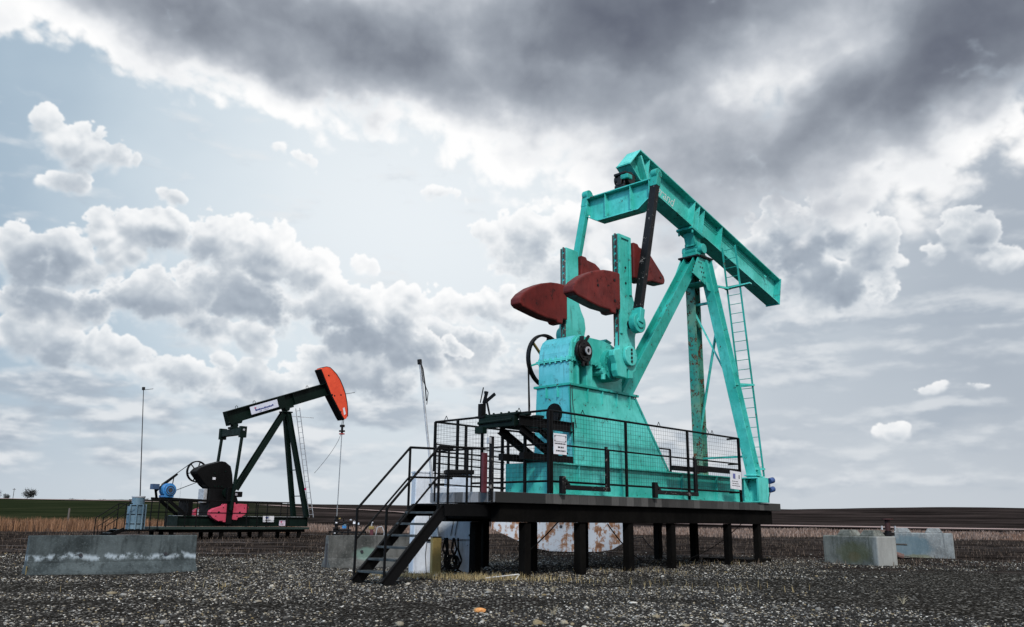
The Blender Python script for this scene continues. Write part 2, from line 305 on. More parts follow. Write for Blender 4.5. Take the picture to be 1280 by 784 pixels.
CABINET = mat('blue_grey_cabinet_paint', f_paint, col=(0.42, 0.47, 0.54), fade=(0.60, 0.66, 0.74), rust=0.5, rough=0.5)
WHITEP = mat('white_pedestal_paint', f_paint, col=(0.50, 0.52, 0.56), fade=(0.66, 0.68, 0.72), rust=0.12, rough=0.5)
YELLOW = mat('dirty_yellow_paint', f_paint, col=(0.17, 0.115, 0.03), fade=(0.27, 0.19, 0.06), rust=0.8, rough=0.6)
STEEL = mat('grey_steel', f_plain, col=(0.30, 0.31, 0.32), rough=0.4, metal=0.7)
GALV = mat('weathered_conduit', f_plain, col=(0.34, 0.35, 0.37), rough=0.55, metal=0.2)
RUBBER = mat('black_rubber', f_plain, col=(0.004, 0.004, 0.004), rough=0.75, spec=0.1)
GREASE = mat('greasy_iron', f_plain, col=(0.006, 0.005, 0.005), rough=0.4, var=0.7, scale=16, spec=.2)
WIRE = mat('dull_wire', f_plain, col=(0.02, 0.02, 0.021), rough=0.6, spec=.15)
SIGNW = mat('white_sign_enamel', f_plain, col=(0.62, 0.62, 0.66), rough=0.4, var=0.12, scale=5)
SIGNB = mat('blue_sign_enamel', f_plain, col=(0.45, 0.55, 0.80), rough=0.4, var=0.15, scale=5)
INK = mat('dark_print', f_plain, col=(0.03, 0.03, 0.035), rough=0.5, var=0.1)
INKB = mat('blue_print', f_plain, col=(0.03, 0.05, 0.20), rough=0.5, var=0.1)
INKR = mat('red_print', f_plain, col=(0.40, 0.02, 0.10), rough=0.5, var=0.1)
LETTER = mat('white_paint_lettering', f_plain, col=(0.42, 0.52, 0.50), rough=0.5, var=0.4, scale=30)
TEAL_R = mat('teal_paint_rust_stained', f_paint, col=(0.015, 0.24, 0.20), fade=(0.16, 0.30, 0.20), rust=1.9, rough=0.55, spec=0.25, rustcol=(0.20, 0.085, 0.03), chip=(0.05, 0.025, 0.018))
TEAL_GLARE = mat('sky_glare_teal_paint', f_paint, col=(0.04, 0.32, 0.34), fade=(0.11, 0.45, 0.50), rust=0.9, rough=0.45, spec=0.4)  # bluish sky glare put into the colour, for the end faces
RUSTW = mat('rusted_white_paint', f_rusty_white)
DECKW = mat('weathered_deck_board', f_plank, col=(0.030, 0.029, 0.028), pitch=0.25, axis=0)
DECKE = mat('bleached_deck_board', f_plank, col=(0.095, 0.095, 0.10), pitch=0.20, axis=1)
PILEM = mat('tarred_timber', f_paint, col=(0.002, 0.0018, 0.0017), fade=(0.005, 0.0045, 0.004), rust=0.1, rough=0.8, spec=0.05, rustcol=(0.01, 0.007, 0.006))
TREAD = mat('galvanised_tread', f_plain, col=(0.035, 0.042, 0.045), rough=0.45, metal=0.2, var=0.5)

# ------------------------------------------------------------------ mesh builder
class MB:
    def __init__(s): s.v = []; s.f = []
    def poly8(s, c):
        i = len(s.v); s.v += [tuple(p) for p in c]
        s.f += [(i, i+3, i+2, i+1), (i+4, i+5, i+6, i+7), (i, i+1, i+5, i+4), (i+1, i+2, i+6, i+5), (i+2, i+3, i+7, i+6), (i+3, i, i+4, i+7)]
        return s
    def box(s, x0, x1, y0, y1, z0, z1):
        return s.poly8([(x0, y0, z0), (x1, y0, z0), (x1, y1, z0), (x0, y1, z0), (x0, y0, z1), (x1, y0, z1), (x1, y1, z1), (x0, y1, z1)])
    def frame(s, p, q, up):
        p, q = Vector(p), Vector(q); d = (q-p).normalized(); u = Vector(up)
        sd = d.cross(u)
        if sd.length < 1e-4: sd = d.cross(Vector((1, 0, 0)))
        sd.normalize(); return p, q, d, sd, sd.cross(d).normalized()
    def bar(s, p, q, w, h, up=(0, 0, 1), off=(0, 0), w2=None, h2=None):
        """rectangular bar from p to q, w across (side), h along up"""
        p, q, d, sd, u = s.frame(p, q, up); w2 = w2 or w; h2 = h2 or h
        o = sd*off[0]+u*off[1]
        a = [p+o-sd*w/2-u*h/2, p+o+sd*w/2-u*h/2, q+o+sd*w2/2-u*h2/2, q+o-sd*w2/2-u*h2/2, p+o-sd*w/2+u*h/2, p+o+sd*w/2+u*h/2, q+o+sd*w2/2+u*h2/2, q+o-sd*w2/2+u*h2/2]
        return s.poly8(a)
    def ibeam(s, p, q, h, w, tf=0.03, tw=0.025, up=(0, 0, 1)):
        s.bar(p, q, w, tf, up, (0, h/2-tf/2)); s.bar(p, q, w, tf, up, (0, -h/2+tf/2)); s.bar(p, q, tw, h-2*tf, up)
        return s
    def tube(s, p, q, r, n=10, r2=None, cap=True):
        r2 = r if r2 is None else r2
        p, q, d, sd, u = s.frame(p, q, (0, 0, 1) if abs((Vector(q)-Vector(p)).normalized().z) < 0.95 else (1, 0, 0))
        i = len(s.v)
        for c, rr in ((p, r), (q, r2)):
            for k in range(n):
                a = 2*math.pi*k/n; s.v.append(tuple(c+sd*math.cos(a)*rr+u*math.sin(a)*rr))
        for k in range(n): s.f.append((i+k, i+(k+1) % n, i+n+(k+1) % n, i+n+k))
        if cap: s.f.append(tuple(i+k for k in range(n))[::-1]); s.f.append(tuple(i+n+k for k in range(n)))
        return s
    def path(s, pts, r, n=8):
        for a, b in zip(pts[:-1], pts[1:]): s.tube(a, b, r, n)
        return s
    def prism(s, poly, v0, v1, taper=None):
        """polygon of (u, z) pairs run from v0 to v1"""
        i = len(s.v); n = len(poly)
        s.v += [(a, v0, b) for a, b in poly]; s.v += [(a, v1, b) for a, b in (taper or poly)]
        for k in range(n): s.f.append((i+k, i+(k+1) % n, i+n+(k+1) % n, i+n+k))
        s.f.append(tuple(i+k for k in range(n))[::-1]); s.f.append(tuple(i+n+k for k in range(n)))
        return s
    def disc(s, c, r, v0, v1, n=28, r1=None):
        return s.prism([(c[0]+r*math.cos(2*math.pi*k/n), c[1]+r*math.sin(2*math.pi*k/n)) for k in range(n)], v0, v1,
                       [(c[0]+(r1 or r)*math.cos(2*math.pi*k/n), c[1]+(r1 or r)*math.sin(2*math.pi*k/n)) for k in range(n)])
    def ring(s, c, ro, ri, v0, v1, n=40):
        i = len(s.v)
        for k in range(n):
            a = 2*math.pi*k/n; ca, sa = math.cos(a), math.sin(a)
            s.v += [(c[0]+ro*ca, v0, c[1]+ro*sa), (c[0]+ri*ca, v0, c[1]+ri*sa), (c[0]+ri*ca, v1, c[1]+ri*sa), (c[0]+ro*ca, v1, c[1]+ro*sa)]
        for k in range(n):
            a = i+4*k; b = i+4*((k+1) % n)
            for t in range(4): s.f.append((a+t, b+t, b+(t+1) % 4, a+(t+1) % 4))
        return s
    def bolts(s, pts, r=0.02, axis=(0, -1, 0), h=0.02):
        for p in pts: s.tube(p, Vector(p)+Vector(axis)*h, r, 6)
        return s
    def islands(s):
        par = list(range(len(s.v)))
        def find(a):
            while par[a] != a: par[a] = par[par[a]]; a = par[a]
            return a
        for f in s.f:
            for a in f[1:]: par[find(a)] = find(f[0])
        gr = {}
        for f in s.f: gr.setdefault(find(f[0]), []).append(f)
        out = []
        for fs in gr.values():
            ids = sorted({a for f in fs for a in f}); ix = {a: i for i, a in enumerate(ids)}
            mb = MB(); mb.v = [s.v[a] for a in ids]; mb.f = [tuple(ix[a] for a in f) for f in fs]; out.append(mb)
        return out
    def each(s, name, m, parent=None, bevel=0.0, smooth=False, n=1):
        """every loose piece becomes an object of its own"""
        v = [(x, y, z-getattr(s, 'DZ', 0.0)) for x, y, z in s.v]; s.v = v
        return [MB.build(mb, name, m, parent, bevel, smooth) for mb in s.islands()]
    def build(s, name, m, parent=None, bevel=0.0, smooth=False):
        me = bpy.data.meshes.new(name); me.from_pydata(s.v, [], s.f); me.update()
        bm = bmesh.new(); bm.from_mesh(me); bmesh.ops.recalc_face_normals(bm, faces=bm.faces); bm.to_mesh(me); bm.free()
        me.materials.append(m)
        if smooth:
            me.polygons.foreach_set('use_smooth', [True]*len(me.polygons))
            try: me.set_sharp_from_angle(angle=R(35))
            except Exception: pass
        o = bpy.data.objects.new(name, me); COL.objects.link(o)
        if parent: o.parent = parent
        if bevel:
            md = o.modifiers.new('bevel', 'BEVEL'); md.width = bevel; md.segments = 2; md.limit_method = 'ANGLE'; md.angle_limit = R(40); md.use_clamp_overlap = True
        return o

def tag(o, label=None, cat=None, group=None, kind=None):
    if label: o['label'] = label
    if cat: o['category'] = cat
    if group: o['group'] = group
    if kind: o['kind'] = kind
    return o
def thing(name, label, cat, loc=(0, 0, 0), rot=0.0, group=None):
    o = bpy.data.objects.new(name, None); COL.objects.link(o); o.location = loc; o.rotation_euler = (0, 0, rot)
    o.empty_display_size = 0.3
    return tag(o, label, cat, group)
def part(o, label): o['label'] = label; return o
def text_mesh(name, txt, size, m, parent, loc, rot, ext=0.002, shear=0.0, squeeze=1.0):
    cu = bpy.data.curves.new(name, 'FONT'); cu.body = txt; cu.size = size; cu.extrude = ext; cu.shear = shear; cu.align_x = 'CENTER'; cu.align_y = 'CENTER'
    t = bpy.data.objects.new(name, cu); COL.objects.link(t)
    dg = bpy.context.evaluated_depsgraph_get(); me = bpy.data.meshes.new_from_object(t.evaluated_get(dg))
    bpy.data.objects.remove(t); me.materials.clear(); me.materials.append(m)
    o = bpy.data.objects.new(name, me); COL.objects.link(o); o.parent = parent; o.location = loc; o.rotation_euler = rot; o.scale = (squeeze, 1, 1)
    return o

TH = R(46.5)
O1 = Vector((-0.2544, 14.6951, 0.0)); O2 = Vector((-14.3345, 36.0, 0.0))
def W(O, u, v, z=0.0): return Vector((O.x+u*math.cos(TH)-v*math.sin(TH), O.y+u*math.sin(TH)+v*math.cos(TH), z))

# ------------------------------------------------------------------ terrain
_tr = [0, 14, 25, 36, 45, 70, 95, 130, 160, 220, 300, 420, 500, 700, 1200, 3500]
_tz = [0.0, 0.0, 0.06, 0.09, 0.12, 0.16, 0.30, 0.85, 1.45, 2.85, 4.75, 7.7, 8.1, 7.0, 4.0, -20.0]
def gz(x, y):
    r = math.hypot(x, y); z = float(np.interp(r, _tr, _tz))
    k = min(1.0, max(0.0, (r-60)/200))
    if k > 0: z += k*(mnoise.noise(Vector((x/110, y/110, 3.1)))*1.5+mnoise.noise(Vector((x/50, y/50, 5.1)))*0.5+mnoise.noise(Vector((x/25, y/25, 8.0)))*0.12)
    if r > 45: z += min(1, (r-45)/60)*(0.35*math.sin(x/31.0)*math.sin(y/47.0))*min(1.0, r/300)
    if r < 80: z += 0.035*mnoise.noise(Vector((x/2.3, y/2.3, 0.5)))+0.012*mnoise.noise(Vector((x/0.5, y/0.5, 4.5)))
    return z

# ------------------------------------------------------------------ ground sheet and what grows or lies on it
def f_ground(n, b):
    geo = n.new('ShaderNodeNewGeometry').outputs['Position']; x, y, z = n.sep(geo)
    r = n.vm('LENGTH', n.vec(x, y)); flat = n.vec(x, y, 0.0)
    nb = n.noise(flat, 0.16, 5, 0.6); nm = n.noise(flat, 0.9, 6, 0.65); nf = n.noise(flat, 7.0, 6, 0.7)
    # gravel pad: pebbles of mixed tone over dark damp soil
    vc = n.voro(flat, 22.0, 'F1', 'Color'); vd = n.voro(flat, 22.0, 'F1', 'Distance'); vc2 = n.voro(flat, 60.0, 'F1', 'Color')
    rnd = n.sep(vc)[0]; rnd2 = n.sep(vc2)[1]
    peb = n.ramp(rnd, [(0.0, (0.015, 0.014, 0.013)), (0.45, (0.035, 0.033, 0.03)), (0.72, (0.10, 0.096, 0.088)), (0.92, (0.24, 0.225, 0.20)), (1.0, (0.42, 0.40, 0.37))])
    soil = n.mixc(n.smooth(nf, 0.35, 0.65), (0.004, 0.0036, 0.0032), (0.014, 0.0125, 0.0105))
    fines = n.mixc(n.smooth(rnd2, 0.55, 0.95), soil, (0.045, 0.042, 0.038))
    cover = n.smooth(n.add(n.mul(nb, 0.6), n.mul(nm, 0.4)), 0.44, 0.56)
    pm = n.mul(n.smooth(vd, 0.5, 0.32), n.smooth(n.add(rnd, n.mul(cover, 0.5)), 0.55, 0.75))
    pad = n.mixc(pm, fines, peb)
    # trampled dirt with dead brown growth
    dirt = n.mixc(n.smooth(nm, 0.35, 0.66), (0.006, 0.005, 0.0045), (0.034, 0.027, 0.024))
    dirt = n.mixc(n.smooth(n.noise(n.vm('MULTIPLY', flat, (0.25, 1.0, 1.0)), 1.1, 6, 0.7), 0.55, 0.72), dirt, (0.065, 0.055, 0.053))
    dirt = n.mixc(n.smooth(n.noise(n.vm('MULTIPLY', flat, (0.12, 0.55, 1.0)), 1.0, 7, 0.7), 0.56, 0.66), dirt, (0.10, 0.09, 0.088))
    edge = n.add(r, n.mul(n.sub(nb, 0.5), 16.0))
    c = n.mixc(n.smooth(edge, 20.0, 25.0), pad, dirt)
    # beyond the lease: stubble and pasture rising to the skyline
    ang = n.math('ARCTAN2', x, y)
    far = n.noise(n.vec(n.mul(ang, 5.0), n.mul(r, 0.035)), 1.6, 8, 0.68)
    far2 = n.noise(n.vec(n.mul(x, 0.02), n.mul(y, 0.09)), 1.0, 7, 0.65)
    brown = n.ramp(n.add(n.mul(far, 0.35), n.add(n.mul(far2, 0.30), n.mul(n.noise(flat, 0.03, 7, 0.7), 0.35))), [(0.38, (0.005, 0.004, 0.004)), (0.48, (0.015, 0.012, 0.011)), (0.55, (0.036, 0.028, 0.026)), (0.68, (0.085, 0.062, 0.056))])
    green = n.ramp(n.add(n.mul(far, 0.5), n.mul(far2, 0.5)), [(0.3, (0.006, 0.009, 0.004)), (0.5, (0.014, 0.019, 0.009)), (0.7, (0.045, 0.045, 0.024))])
    side = n.smooth(n.add(ang, n.mul(n.sub(far, 0.5), 0.12)), -0.36, -0.20)
    field = n.mixc(side, green, brown)
    straw = n.mixc(n.smooth(nm, 0.35, 0.65), (0.05, 0.03, 0.022), (0.16, 0.10, 0.075))
    c = n.mixc(n.smooth(edge, 56.0, 64.0), c, straw)
    c = n.mixc(n.smooth(edge, 84.0, 92.0), c, field)
    n.put(b.inputs['Base Color'], c); b.inputs['Roughness'].default_value = 1.0; b.inputs['Specular IOR Level'].default_value = 0.0
    bump(n, b, n.add(n.mul(n.smooth(vd, 0.6, 0.0), 0.5), n.mul(nf, 0.8)), 0.8, 0.03)
GROUND = mat('gravel_and_prairie', f_ground)
rr = np.concatenate([[0.0], np.geomspace(0.6, 60, 200), np.geomspace(62, 3500, 110)]); na = 480
gv = []; 
for r_ in rr:
    for k in range(na):
        a = 2*math.pi*k/na; gx_, gy_ = r_*math.sin(a), r_*math.cos(a); gv.append((gx_, gy_, gz(gx_, gy_)))
gf = []
for i in range(len(rr)-1):
    for k in range(na):
        k2 = (k+1) % na
        if i == 0: gf.append((na+k, na+k2, 0)) if False else gf.append((k, na+k2, na+k))
        else: gf.append((i*na+k, i*na+k2, (i+1)*na+k2, (i+1)*na+k))
me = bpy.data.meshes.new('ground'); me.from_pydata(gv, [], gf); me.update()
bm = bmesh.new(); bm.from_mesh(me); bmesh.ops.recalc_face_normals(bm, faces=bm.faces)
if bm.faces[2000].normal.z < 0: bmesh.ops.reverse_faces(bm, faces=bm.faces)
bm.to_mesh(me); bm.free()
me.polygons.foreach_set('use_smooth', [True]*len(me.polygons)); me.materials.append(GROUND)
ground = bpy.data.objects.new('ground', me); COL.objects.link(ground); tag(ground, kind='structure')

def polar(az_deg, r): return r*math.sin(R(az_deg)), r*math.cos(R(az_deg))
# pale dirt road climbing the slope behind the wells
rv, rf = [], []
ctrl = [(-40, 420), (-24, 360), (-18, 300), (-12, 235), (-6, 178), (0, 142), (8, 116), (16, 102), (26, 95), (36, 92), (50, 96)]
azs = np.linspace(-40, 50, 150)
for a in azs:
    rc = float(np.interp(a, [c[0] for c in ctrl], [c[1] for c in ctrl])); w = 2.7*max(1.0, rc/150)
    for q in (-1, -0.33, 0.33, 1):
        x_, y_ = polar(a, rc+q*w); rv.append((x_, y_, gz(x_, y_)+0.22))
for i in range(len(azs)-1):
    for q in range(3): rf.append((4*i+q, 4*i+q+1, 4*i+q+5, 4*i+q+4))
me = bpy.data.meshes.new('dirt_road'); me.from_pydata(rv, [], rf); me.update()
me.materials.append(mat('dry_road_dust', f_plain, col=(0.27, 0.205, 0.19), rough=1.0, var=0.4, scale=0.15, spec=0.0))
road = bpy.data.objects.new('dirt_road', me); COL.objects.link(road); tag(road, kind='structure')

def soup(name, verts, faces, m, smooth=False):
    """fast mesh from numpy: verts (n,3), faces (m,k)"""
    me = bpy.data.meshes.new(name); nv, (nf_, k) = len(verts), faces.shape
    me.vertices.add(nv); me.vertices.foreach_set('co', verts.astype(np.float32).ravel())
    me.loops.add(nf_*k); me.loops.foreach_set('vertex_index', faces.astype(np.int32).ravel())
    me.polygons.add(nf_); me.polygons.foreach_set('loop_start', np.arange(0, nf_*k, k, dtype=np.int32))
    me.update(calc_edges=True); me.validate(); me.materials.append(m)
    if smooth: me.polygons.foreach_set('use_smooth', np.ones(nf_, bool))
    o = bpy.data.objects.new(name, me); COL.objects.link(o); return o
# smooth ground height lookup for scattering
_gs = 0.35; _gxa = np.arange(-75, 75.01, _gs); _gya = np.arange(3, 102.01, _gs)
_gg = np.array([[gz(a, b_) for a in _gxa] for b_ in _gya])
def gzn(x, y):
    fx = (x-_gxa[0])/_gs; fy = (y-_gya[0])/_gs; i = np.clip(fx.astype(int), 0, len(_gxa)-2); j = np.clip(fy.astype(int), 0, len(_gya)-2)
    u, v = fx-i, fy-j
    return (_gg[j, i]*(1-u)+_gg[j, i+1]*u)*(1-v)+(_gg[j+1, i]*(1-u)+_gg[j+1, i+1]*u)*v
rs = np.random.RandomState(5)
def f_stone(n, b):
    rnd = n.new('ShaderNodeNewGeometry').outputs['Random Per Island']
    c = n.ramp(rnd, [(0.0, (0.005, 0.0047, 0.0045)), (0.5, (0.014, 0.013, 0.012)), (0.68, (0.04, 0.037, 0.034)), (0.78, (0.11, 0.104, 0.095)), (0.87, (0.30, 0.29, 0.27)), (0.93, (0.20, 0.15, 0.07)), (1.0, (0.60, 0.58, 0.54))])
    p = objco(n); v = n.noise(p, 60.0, 3, 0.6)
    c = n.mixc(n.smooth(v, 0.35, 0.7, 0, 0.5), c, (0.05, 0.045, 0.04))
    n.put(b.inputs['Base Color'], c); b.inputs['Roughness'].default_value = 0.9; b.inputs['Specular IOR Level'].default_value = 0.1
STONE = mat('mixed_pebbles', f_stone)
phi = (1+5**.5)/2
ico = np.array([(-1, phi, 0), (1, phi, 0), (-1, -phi, 0), (1, -phi, 0), (0, -1, phi), (0, 1, phi), (0, -1, -phi), (0, 1, -phi), (phi, 0, -1), (phi, 0, 1), (-phi, 0, -1), (-phi, 0, 1)])/math.hypot(1, phi)
icf = np.array([(0, 11, 5), (0, 5, 1), (0, 1, 7), (0, 7, 10), (0, 10, 11), (1, 5, 9), (5, 11, 4), (11, 10, 2), (10, 7, 6), (7, 1, 8), (3, 9, 4), (3, 4, 2), (3, 2, 6), (3, 6, 8), (3, 8, 9), (4, 9, 5), (2, 4, 11), (6, 2, 10), (8, 6, 7), (9, 8, 1)])
def nz(x, y, s): return fbm(x/s, y/s, 4, 50)
def scatter_stones(name, n, r0, r1, smin, smax, seed, power=1.6, thr=0.0):
    rs_ = np.random.RandomState(seed); m_ = n*3
    r_ = np.sqrt(rs_.uniform(r0**2, r1**2, m_)); r_ = r0+(r_-r0)*rs_.uniform(0, 1, m_)**0.35
    a_ = np.radians(rs_.uniform(-38, 38, m_)); x, y = r_*np.sin(a_), r_*np.cos(a_)
    damp = np.exp(-(((x-5.5)/4.5)**2+((y-13.0)/2.6)**2))+0.8*np.exp(-(((x-11)/3.5)**2+((y-18.0)/2.0)**2))+0.7*np.exp(-(((x+6)/3.0)**2+((y-9.5)/1.0)**2))
    pale = np.exp(-(((x+1.5)/5.0)**2+((y-13.6)/1.8)**2))+0.8*np.exp(-(((x-3)/9.0)**2+((y-21.5)/2.2)**2))
    keep = (nz(x, y, 5.5)*1.1+nz(x, y, 1.7)*0.8+0.30*np.sin((y-0.22*x)*2.1+nz(x, y, 4)*2)*np.clip(1-np.abs(y-12)/7, 0, 1)+nz(x+40, y, 0.6)*0.30+rs_.uniform(-0.4, 0.4, m_)+thr-damp*0.75+pale*0.55) > 0
    x, y = x[keep][:n], y[keep][:n]; n = len(x)
    s = smin+(smax-smin)*rs_.uniform(0, 1, n)**power
    sc = np.stack([s*rs_.uniform(.8, 1.35, n), s*rs_.uniform(.7, 1.1, n), s*rs_.uniform(.4, .75, n)], -1)
    V = ico[None]*(1+rs_.uniform(-.22, .22, (n, 12, 1)))*sc[:, None, :]
    t = rs_.uniform(0, 2*np.pi, n); c, s_ = np.cos(t)[:, None], np.sin(t)[:, None]
    vx = V[..., 0]*c-V[..., 1]*s_; vy = V[..., 0]*s_+V[..., 1]*c
    V = np.stack([vx+x[:, None], vy+y[:, None], V[..., 2]+gzn(x, y)[:, None]+sc[:, 2:3]*0.25], -1)
    F = icf[None]+12*np.arange(n)[:, None, None]
    return soup(name, V.reshape(-1, 3), F.reshape(-1, 3), STONE)
tag(scatter_stones('gravel', 200000, 7.0, 27.0, 0.007, 0.020, 3, 1.6, -0.02), 'loose mixed gravel covering the well pad', 'gravel', kind='stuff')
tag(scatter_stones('coarse_stones', 2600, 7.0, 30.0, 0.022, 0.055, 4, 3.2, 0.0), 'larger pale stones lying among the gravel', 'stones', kind='stuff')

def f_straw(n, b, a=(0.30, 0.20, 0.12), c2=(0.09, 0.055, 0.035)):
    rnd = n.new('ShaderNodeNewGeometry').outputs['Random Per Island']
    c = n.mixc(rnd, c2, a); n.put(b.inputs['Base Color'], c); b.inputs['Roughness'].default_value = 0.9; b.inputs['Specular IOR Level'].default_value = 0.1
def blades(name, x, y, hgt, wid, m, seed, lean=0.35):
    """one bent three-sided blade per root point"""
    rs_ = np.random.RandomState(seed); n = len(x); z = gzn(x, y); t = rs_.uniform(0, 2*np.pi, n); L = rs_.uniform(0, lean, n)*hgt
    dx, dy = np.cos(t), np.sin(t); wx_, wy_ = -dy*wid, dx*wid
    P = np.stack([np.stack([x-wx_, y-wy_, z-0.02], -1), np.stack([x+wx_, y+wy_, z-0.02], -1), np.stack([x+dx*L*.35+wx_*.7, y+dy*L*.35+wy_*.7, z+hgt*.55], -1),
                  np.stack([x+dx*L*.35-wx_*.7, y+dy*L*.35-wy_*.7, z+hgt*.55], -1), np.stack([x+dx*L, y+dy*L, z+hgt], -1)], 1)
    F = np.array([(0, 1, 2), (0, 2, 3), (3, 2, 4)])[None]+5*np.arange(n)[:, None, None]
    return soup(name, P.reshape(-1, 3), F.reshape(-1, 3), m)
# the belt of dry grass beyond the lease: tawny and tall at the left, short and paler to the right
n_ = 75000; a_ = np.radians(rs.uniform(-40, 40, n_)); r_ = rs.uniform(56, 88, n_)+nz(a_*30, a_*0+3, 3)*6
x_, y_ = r_*np.sin(a_), r_*np.cos(a_); k_ = nz(x_, y_, 6.0)*1.2+nz(x_, y_, 1.6)*0.8+rs.uniform(-.2, .2, n_) > 0.03; x_, y_, a_ = x_[k_], y_[k_], a_[k_]
lf = np.clip((-0.18-a_)/0.12, 0, 1)
hh = (0.20+0.42*lf)*(0.75+0.7*nz(x_, y_, 3.0)+rs.uniform(0, .5, len(x_))); hh = np.clip(hh, .06, None)
L_ = lf > .5
tag(blades('dry_grass', x_[L_], y_[L_], hh[L_], 0.022+0*hh[L_], mat('tawny_straw', f_straw, a=(0.27, 0.15, 0.085), c2=(0.06, 0.03, 0.02)), 21), 'belt of tall tawny dry grass beyond the long left barrier', 'grass', kind='stuff')
tag(blades('dry_grass', x_[~L_], y_[~L_], hh[~L_], 0.024+0*hh[~L_], mat('pale_straw', f_straw, a=(0.30, 0.215, 0.175), c2=(0.05, 0.036, 0.03)), 25), 'belt of short pale dry grass beyond the well pad on the right', 'grass', kind='stuff')
# dead brown growth over the dirt
n_ = 60000; a_ = np.radians(rs.uniform(-40, 40, n_)); r_ = rs.uniform(21, 62, n_); x_, y_ = r_*np.sin(a_), r_*np.cos(a_)
k_ = nz(x_, y_, 3.0)+rs.uniform(-.25, .25, n_) > 0.02; x_, y_ = x_[k_], y_[k_]; hh = rs.uniform(.03, .15, len(x_))
tag(blades('low_weeds', x_, y_, hh, 0.008+0*hh, mat('dead_weed', f_straw, a=(0.12, 0.09, 0.07), c2=(0.03, 0.022, 0.018)), 22, 1.2), 'low dead brown weeds over the dirt', 'weeds', kind='stuff')
# short bleached grass under the platform and by the cabinets
pts = []
for (cx, cy, sp, cnt) in [(-1.2, 15.5, .5, 500), (-.6, 15.1, .5, 500), (0.1, 15.2, .5, 350), (-1.9, 15.8, .4, 250), (2.6, 17.5, .6, 90), (4.5, 20.5, .8, 90), (1.2, 14.9, .8, 90), (-4.2, 12.8, .8, 60), (3.2, 13.5, 1.0, 60)]:
    pts.append(np.stack([rs.normal(cx, sp, cnt), rs.normal(cy, sp*.5, cnt)], -1))
pts = np.concatenate(pts); hh = rs.uniform(.03, .13, len(pts))
tag(blades('bleached_grass', pts[:, 0], pts[:, 1], hh, 0.004+0*hh, mat('bleached_straw', f_straw, a=(0.42, 0.33, 0.17), c2=(0.16, 0.12, 0.06)), 23, 1.3), 'short bleached grass around the feet of the platform', 'grass', kind='stuff')

# ------------------------------------------------------------------ timber platform of the near pumping unit (local axes: x along the unit, y away from us)
def wire_panel(mb, p, q, z0, z1, step=0.085, r=0.0022):
    p, q = Vector(p), Vector(q); L = (q-p).length; nn = max(1, int(L/step))
    for k in range(1, nn):
        c = p.lerp(q, k/nn); mb.tube((c.x, c.y, z0), (c.x, c.y, z1), r, 4, cap=False)
    nz_ = int((z1-z0)/step)
    for k in range(1, nz_):
        z = z0+(z1-z0)*k/nz_; mb.tube((p.x, p.y, z), (q.x, q.y, z), r, 4, cap=False)
def fence_run(root, name_post, p, q, ts, z0, zt, zm, zb, mesh=True, label=None, dk=BLACK):
    """one straight run of handrail: posts, three rails, woven wire"""
    p, q = Vector(p), Vector(q)
    panel = MB(); panel.tube((p.x, p.y, zt), (q.x, q.y, zt), 0.022, 8).tube((p.x, p.y, zm), (q.x, q.y, zm), 0.017, 8).tube((p.x, p.y, zb), (q.x, q.y, zb), 0.02, 8)
    panel.each('rail', dk, root, smooth=True)
    for t in ts:
        c = p.lerp(q, t); MB().box(c.x-.024, c.x+.024, c.y-.024, c.y+.024, z0, zt+.0).build('fence_post', dk, root, bevel=.004)
    if mesh:
        mb = MB(); wire_panel(mb, p, q, zb, zt); mb.build('wire_mesh', WIRE, root)

plat = thing('timber_platform', 'long timber platform on dark piles carrying the large turquoise pumping unit', 'platform', O1, TH)
deck = MB(); deck.box(1.3, 10.37, 0, 3.2, 1.297, 1.475); deck.build('deck', DECKW, plat, bevel=.006)
MB().box(0.0, 1.292, 0, 1.66, 1.297, 1.475).build('landing_deck', DECKE, plat, bevel=.006)
fb = MB()
for v in (0.10, 1.45, 2.95): fb.box(1.0 if v > 2 else 0.22, 10.08, v, v+0.22, 0.97, 1.290)
fb.each('floor_beam', PILEM, plat, bevel=.01)
cb = MB()
for u in (0.24, 1.32, 2.86, 4.4, 5.95, 8.0, 9.75): cb.box(u, u+0.16, 0.33, 1.44, 1.02, 1.285)
cb.each('cross_beam', PILEM, plat, bevel=.01)
def pile(u, v):
    b = W(O1, u, v); g = gz(b.x, b.y); w = 0.082+random.uniform(-.005, .006)
    mb = MB(); mb.bar((u, v, g-0.3), (u+random.uniform(-.01, .01), v, 0.968), 2*w, 2*w, (0, 1, 0)); mb.build('pile', PILEM, plat, bevel=.015)
for u in (0.98, 2.52, 4.07, 5.62, 8.02, 9.46): pile(u, 0.21)
for u in (1.06, 2.66, 4.28, 8.72): pile(u, 1.55)
for u in (2.75, 9.3): pile(u, 3.02)
MB().box(9.0, 10.2, 0.25, 1.5, 0.02, 0.14).build('mud_sill', PILEM, plat, bevel=.01)
zt, zm, zb = 2.985, 2.37, 1.70
fence_run(plat, 'f', (1.40, 0.02), (8.42, 0.02), (0, 0.011, 0.341, 0.672, 1.0), 1.48, zt, zm, zb)
fence_run(plat, 'l', (1.38, 0.03), (1.38, 3.13), (0.18, 0.37, 0.55, 0.78, 1.0), 1.48, zt, zm, zb)
fence_run(plat, 'b', (1.38, 3.13), (10.2, 3.13), (0.1, 0.25, 0.42, 0.58, 0.75, 0.9, 1.0), 1.48, zt, zm, zb)
fence_run(plat, 'r', (8.42, 0.03), (8.42, 0.33), (0.0,), 1.48, zt, zm, zb, mesh=False)
for u, v in ((1.38, 0.75), (1.38, 2.8), (2.4, .02), (5.0, .02), (7.2, .02)):       # lifting loops welded on the top rail
    d = (0, .055, 0) if u == 1.38 else (.055, 0, 0)
    a = Vector((u, v, zt+.015)); MB().path([a-Vector(d), a+Vector((0, 0, .085)), a+Vector(d)], .007, 6).build('lifting_loop', BLACK, plat)
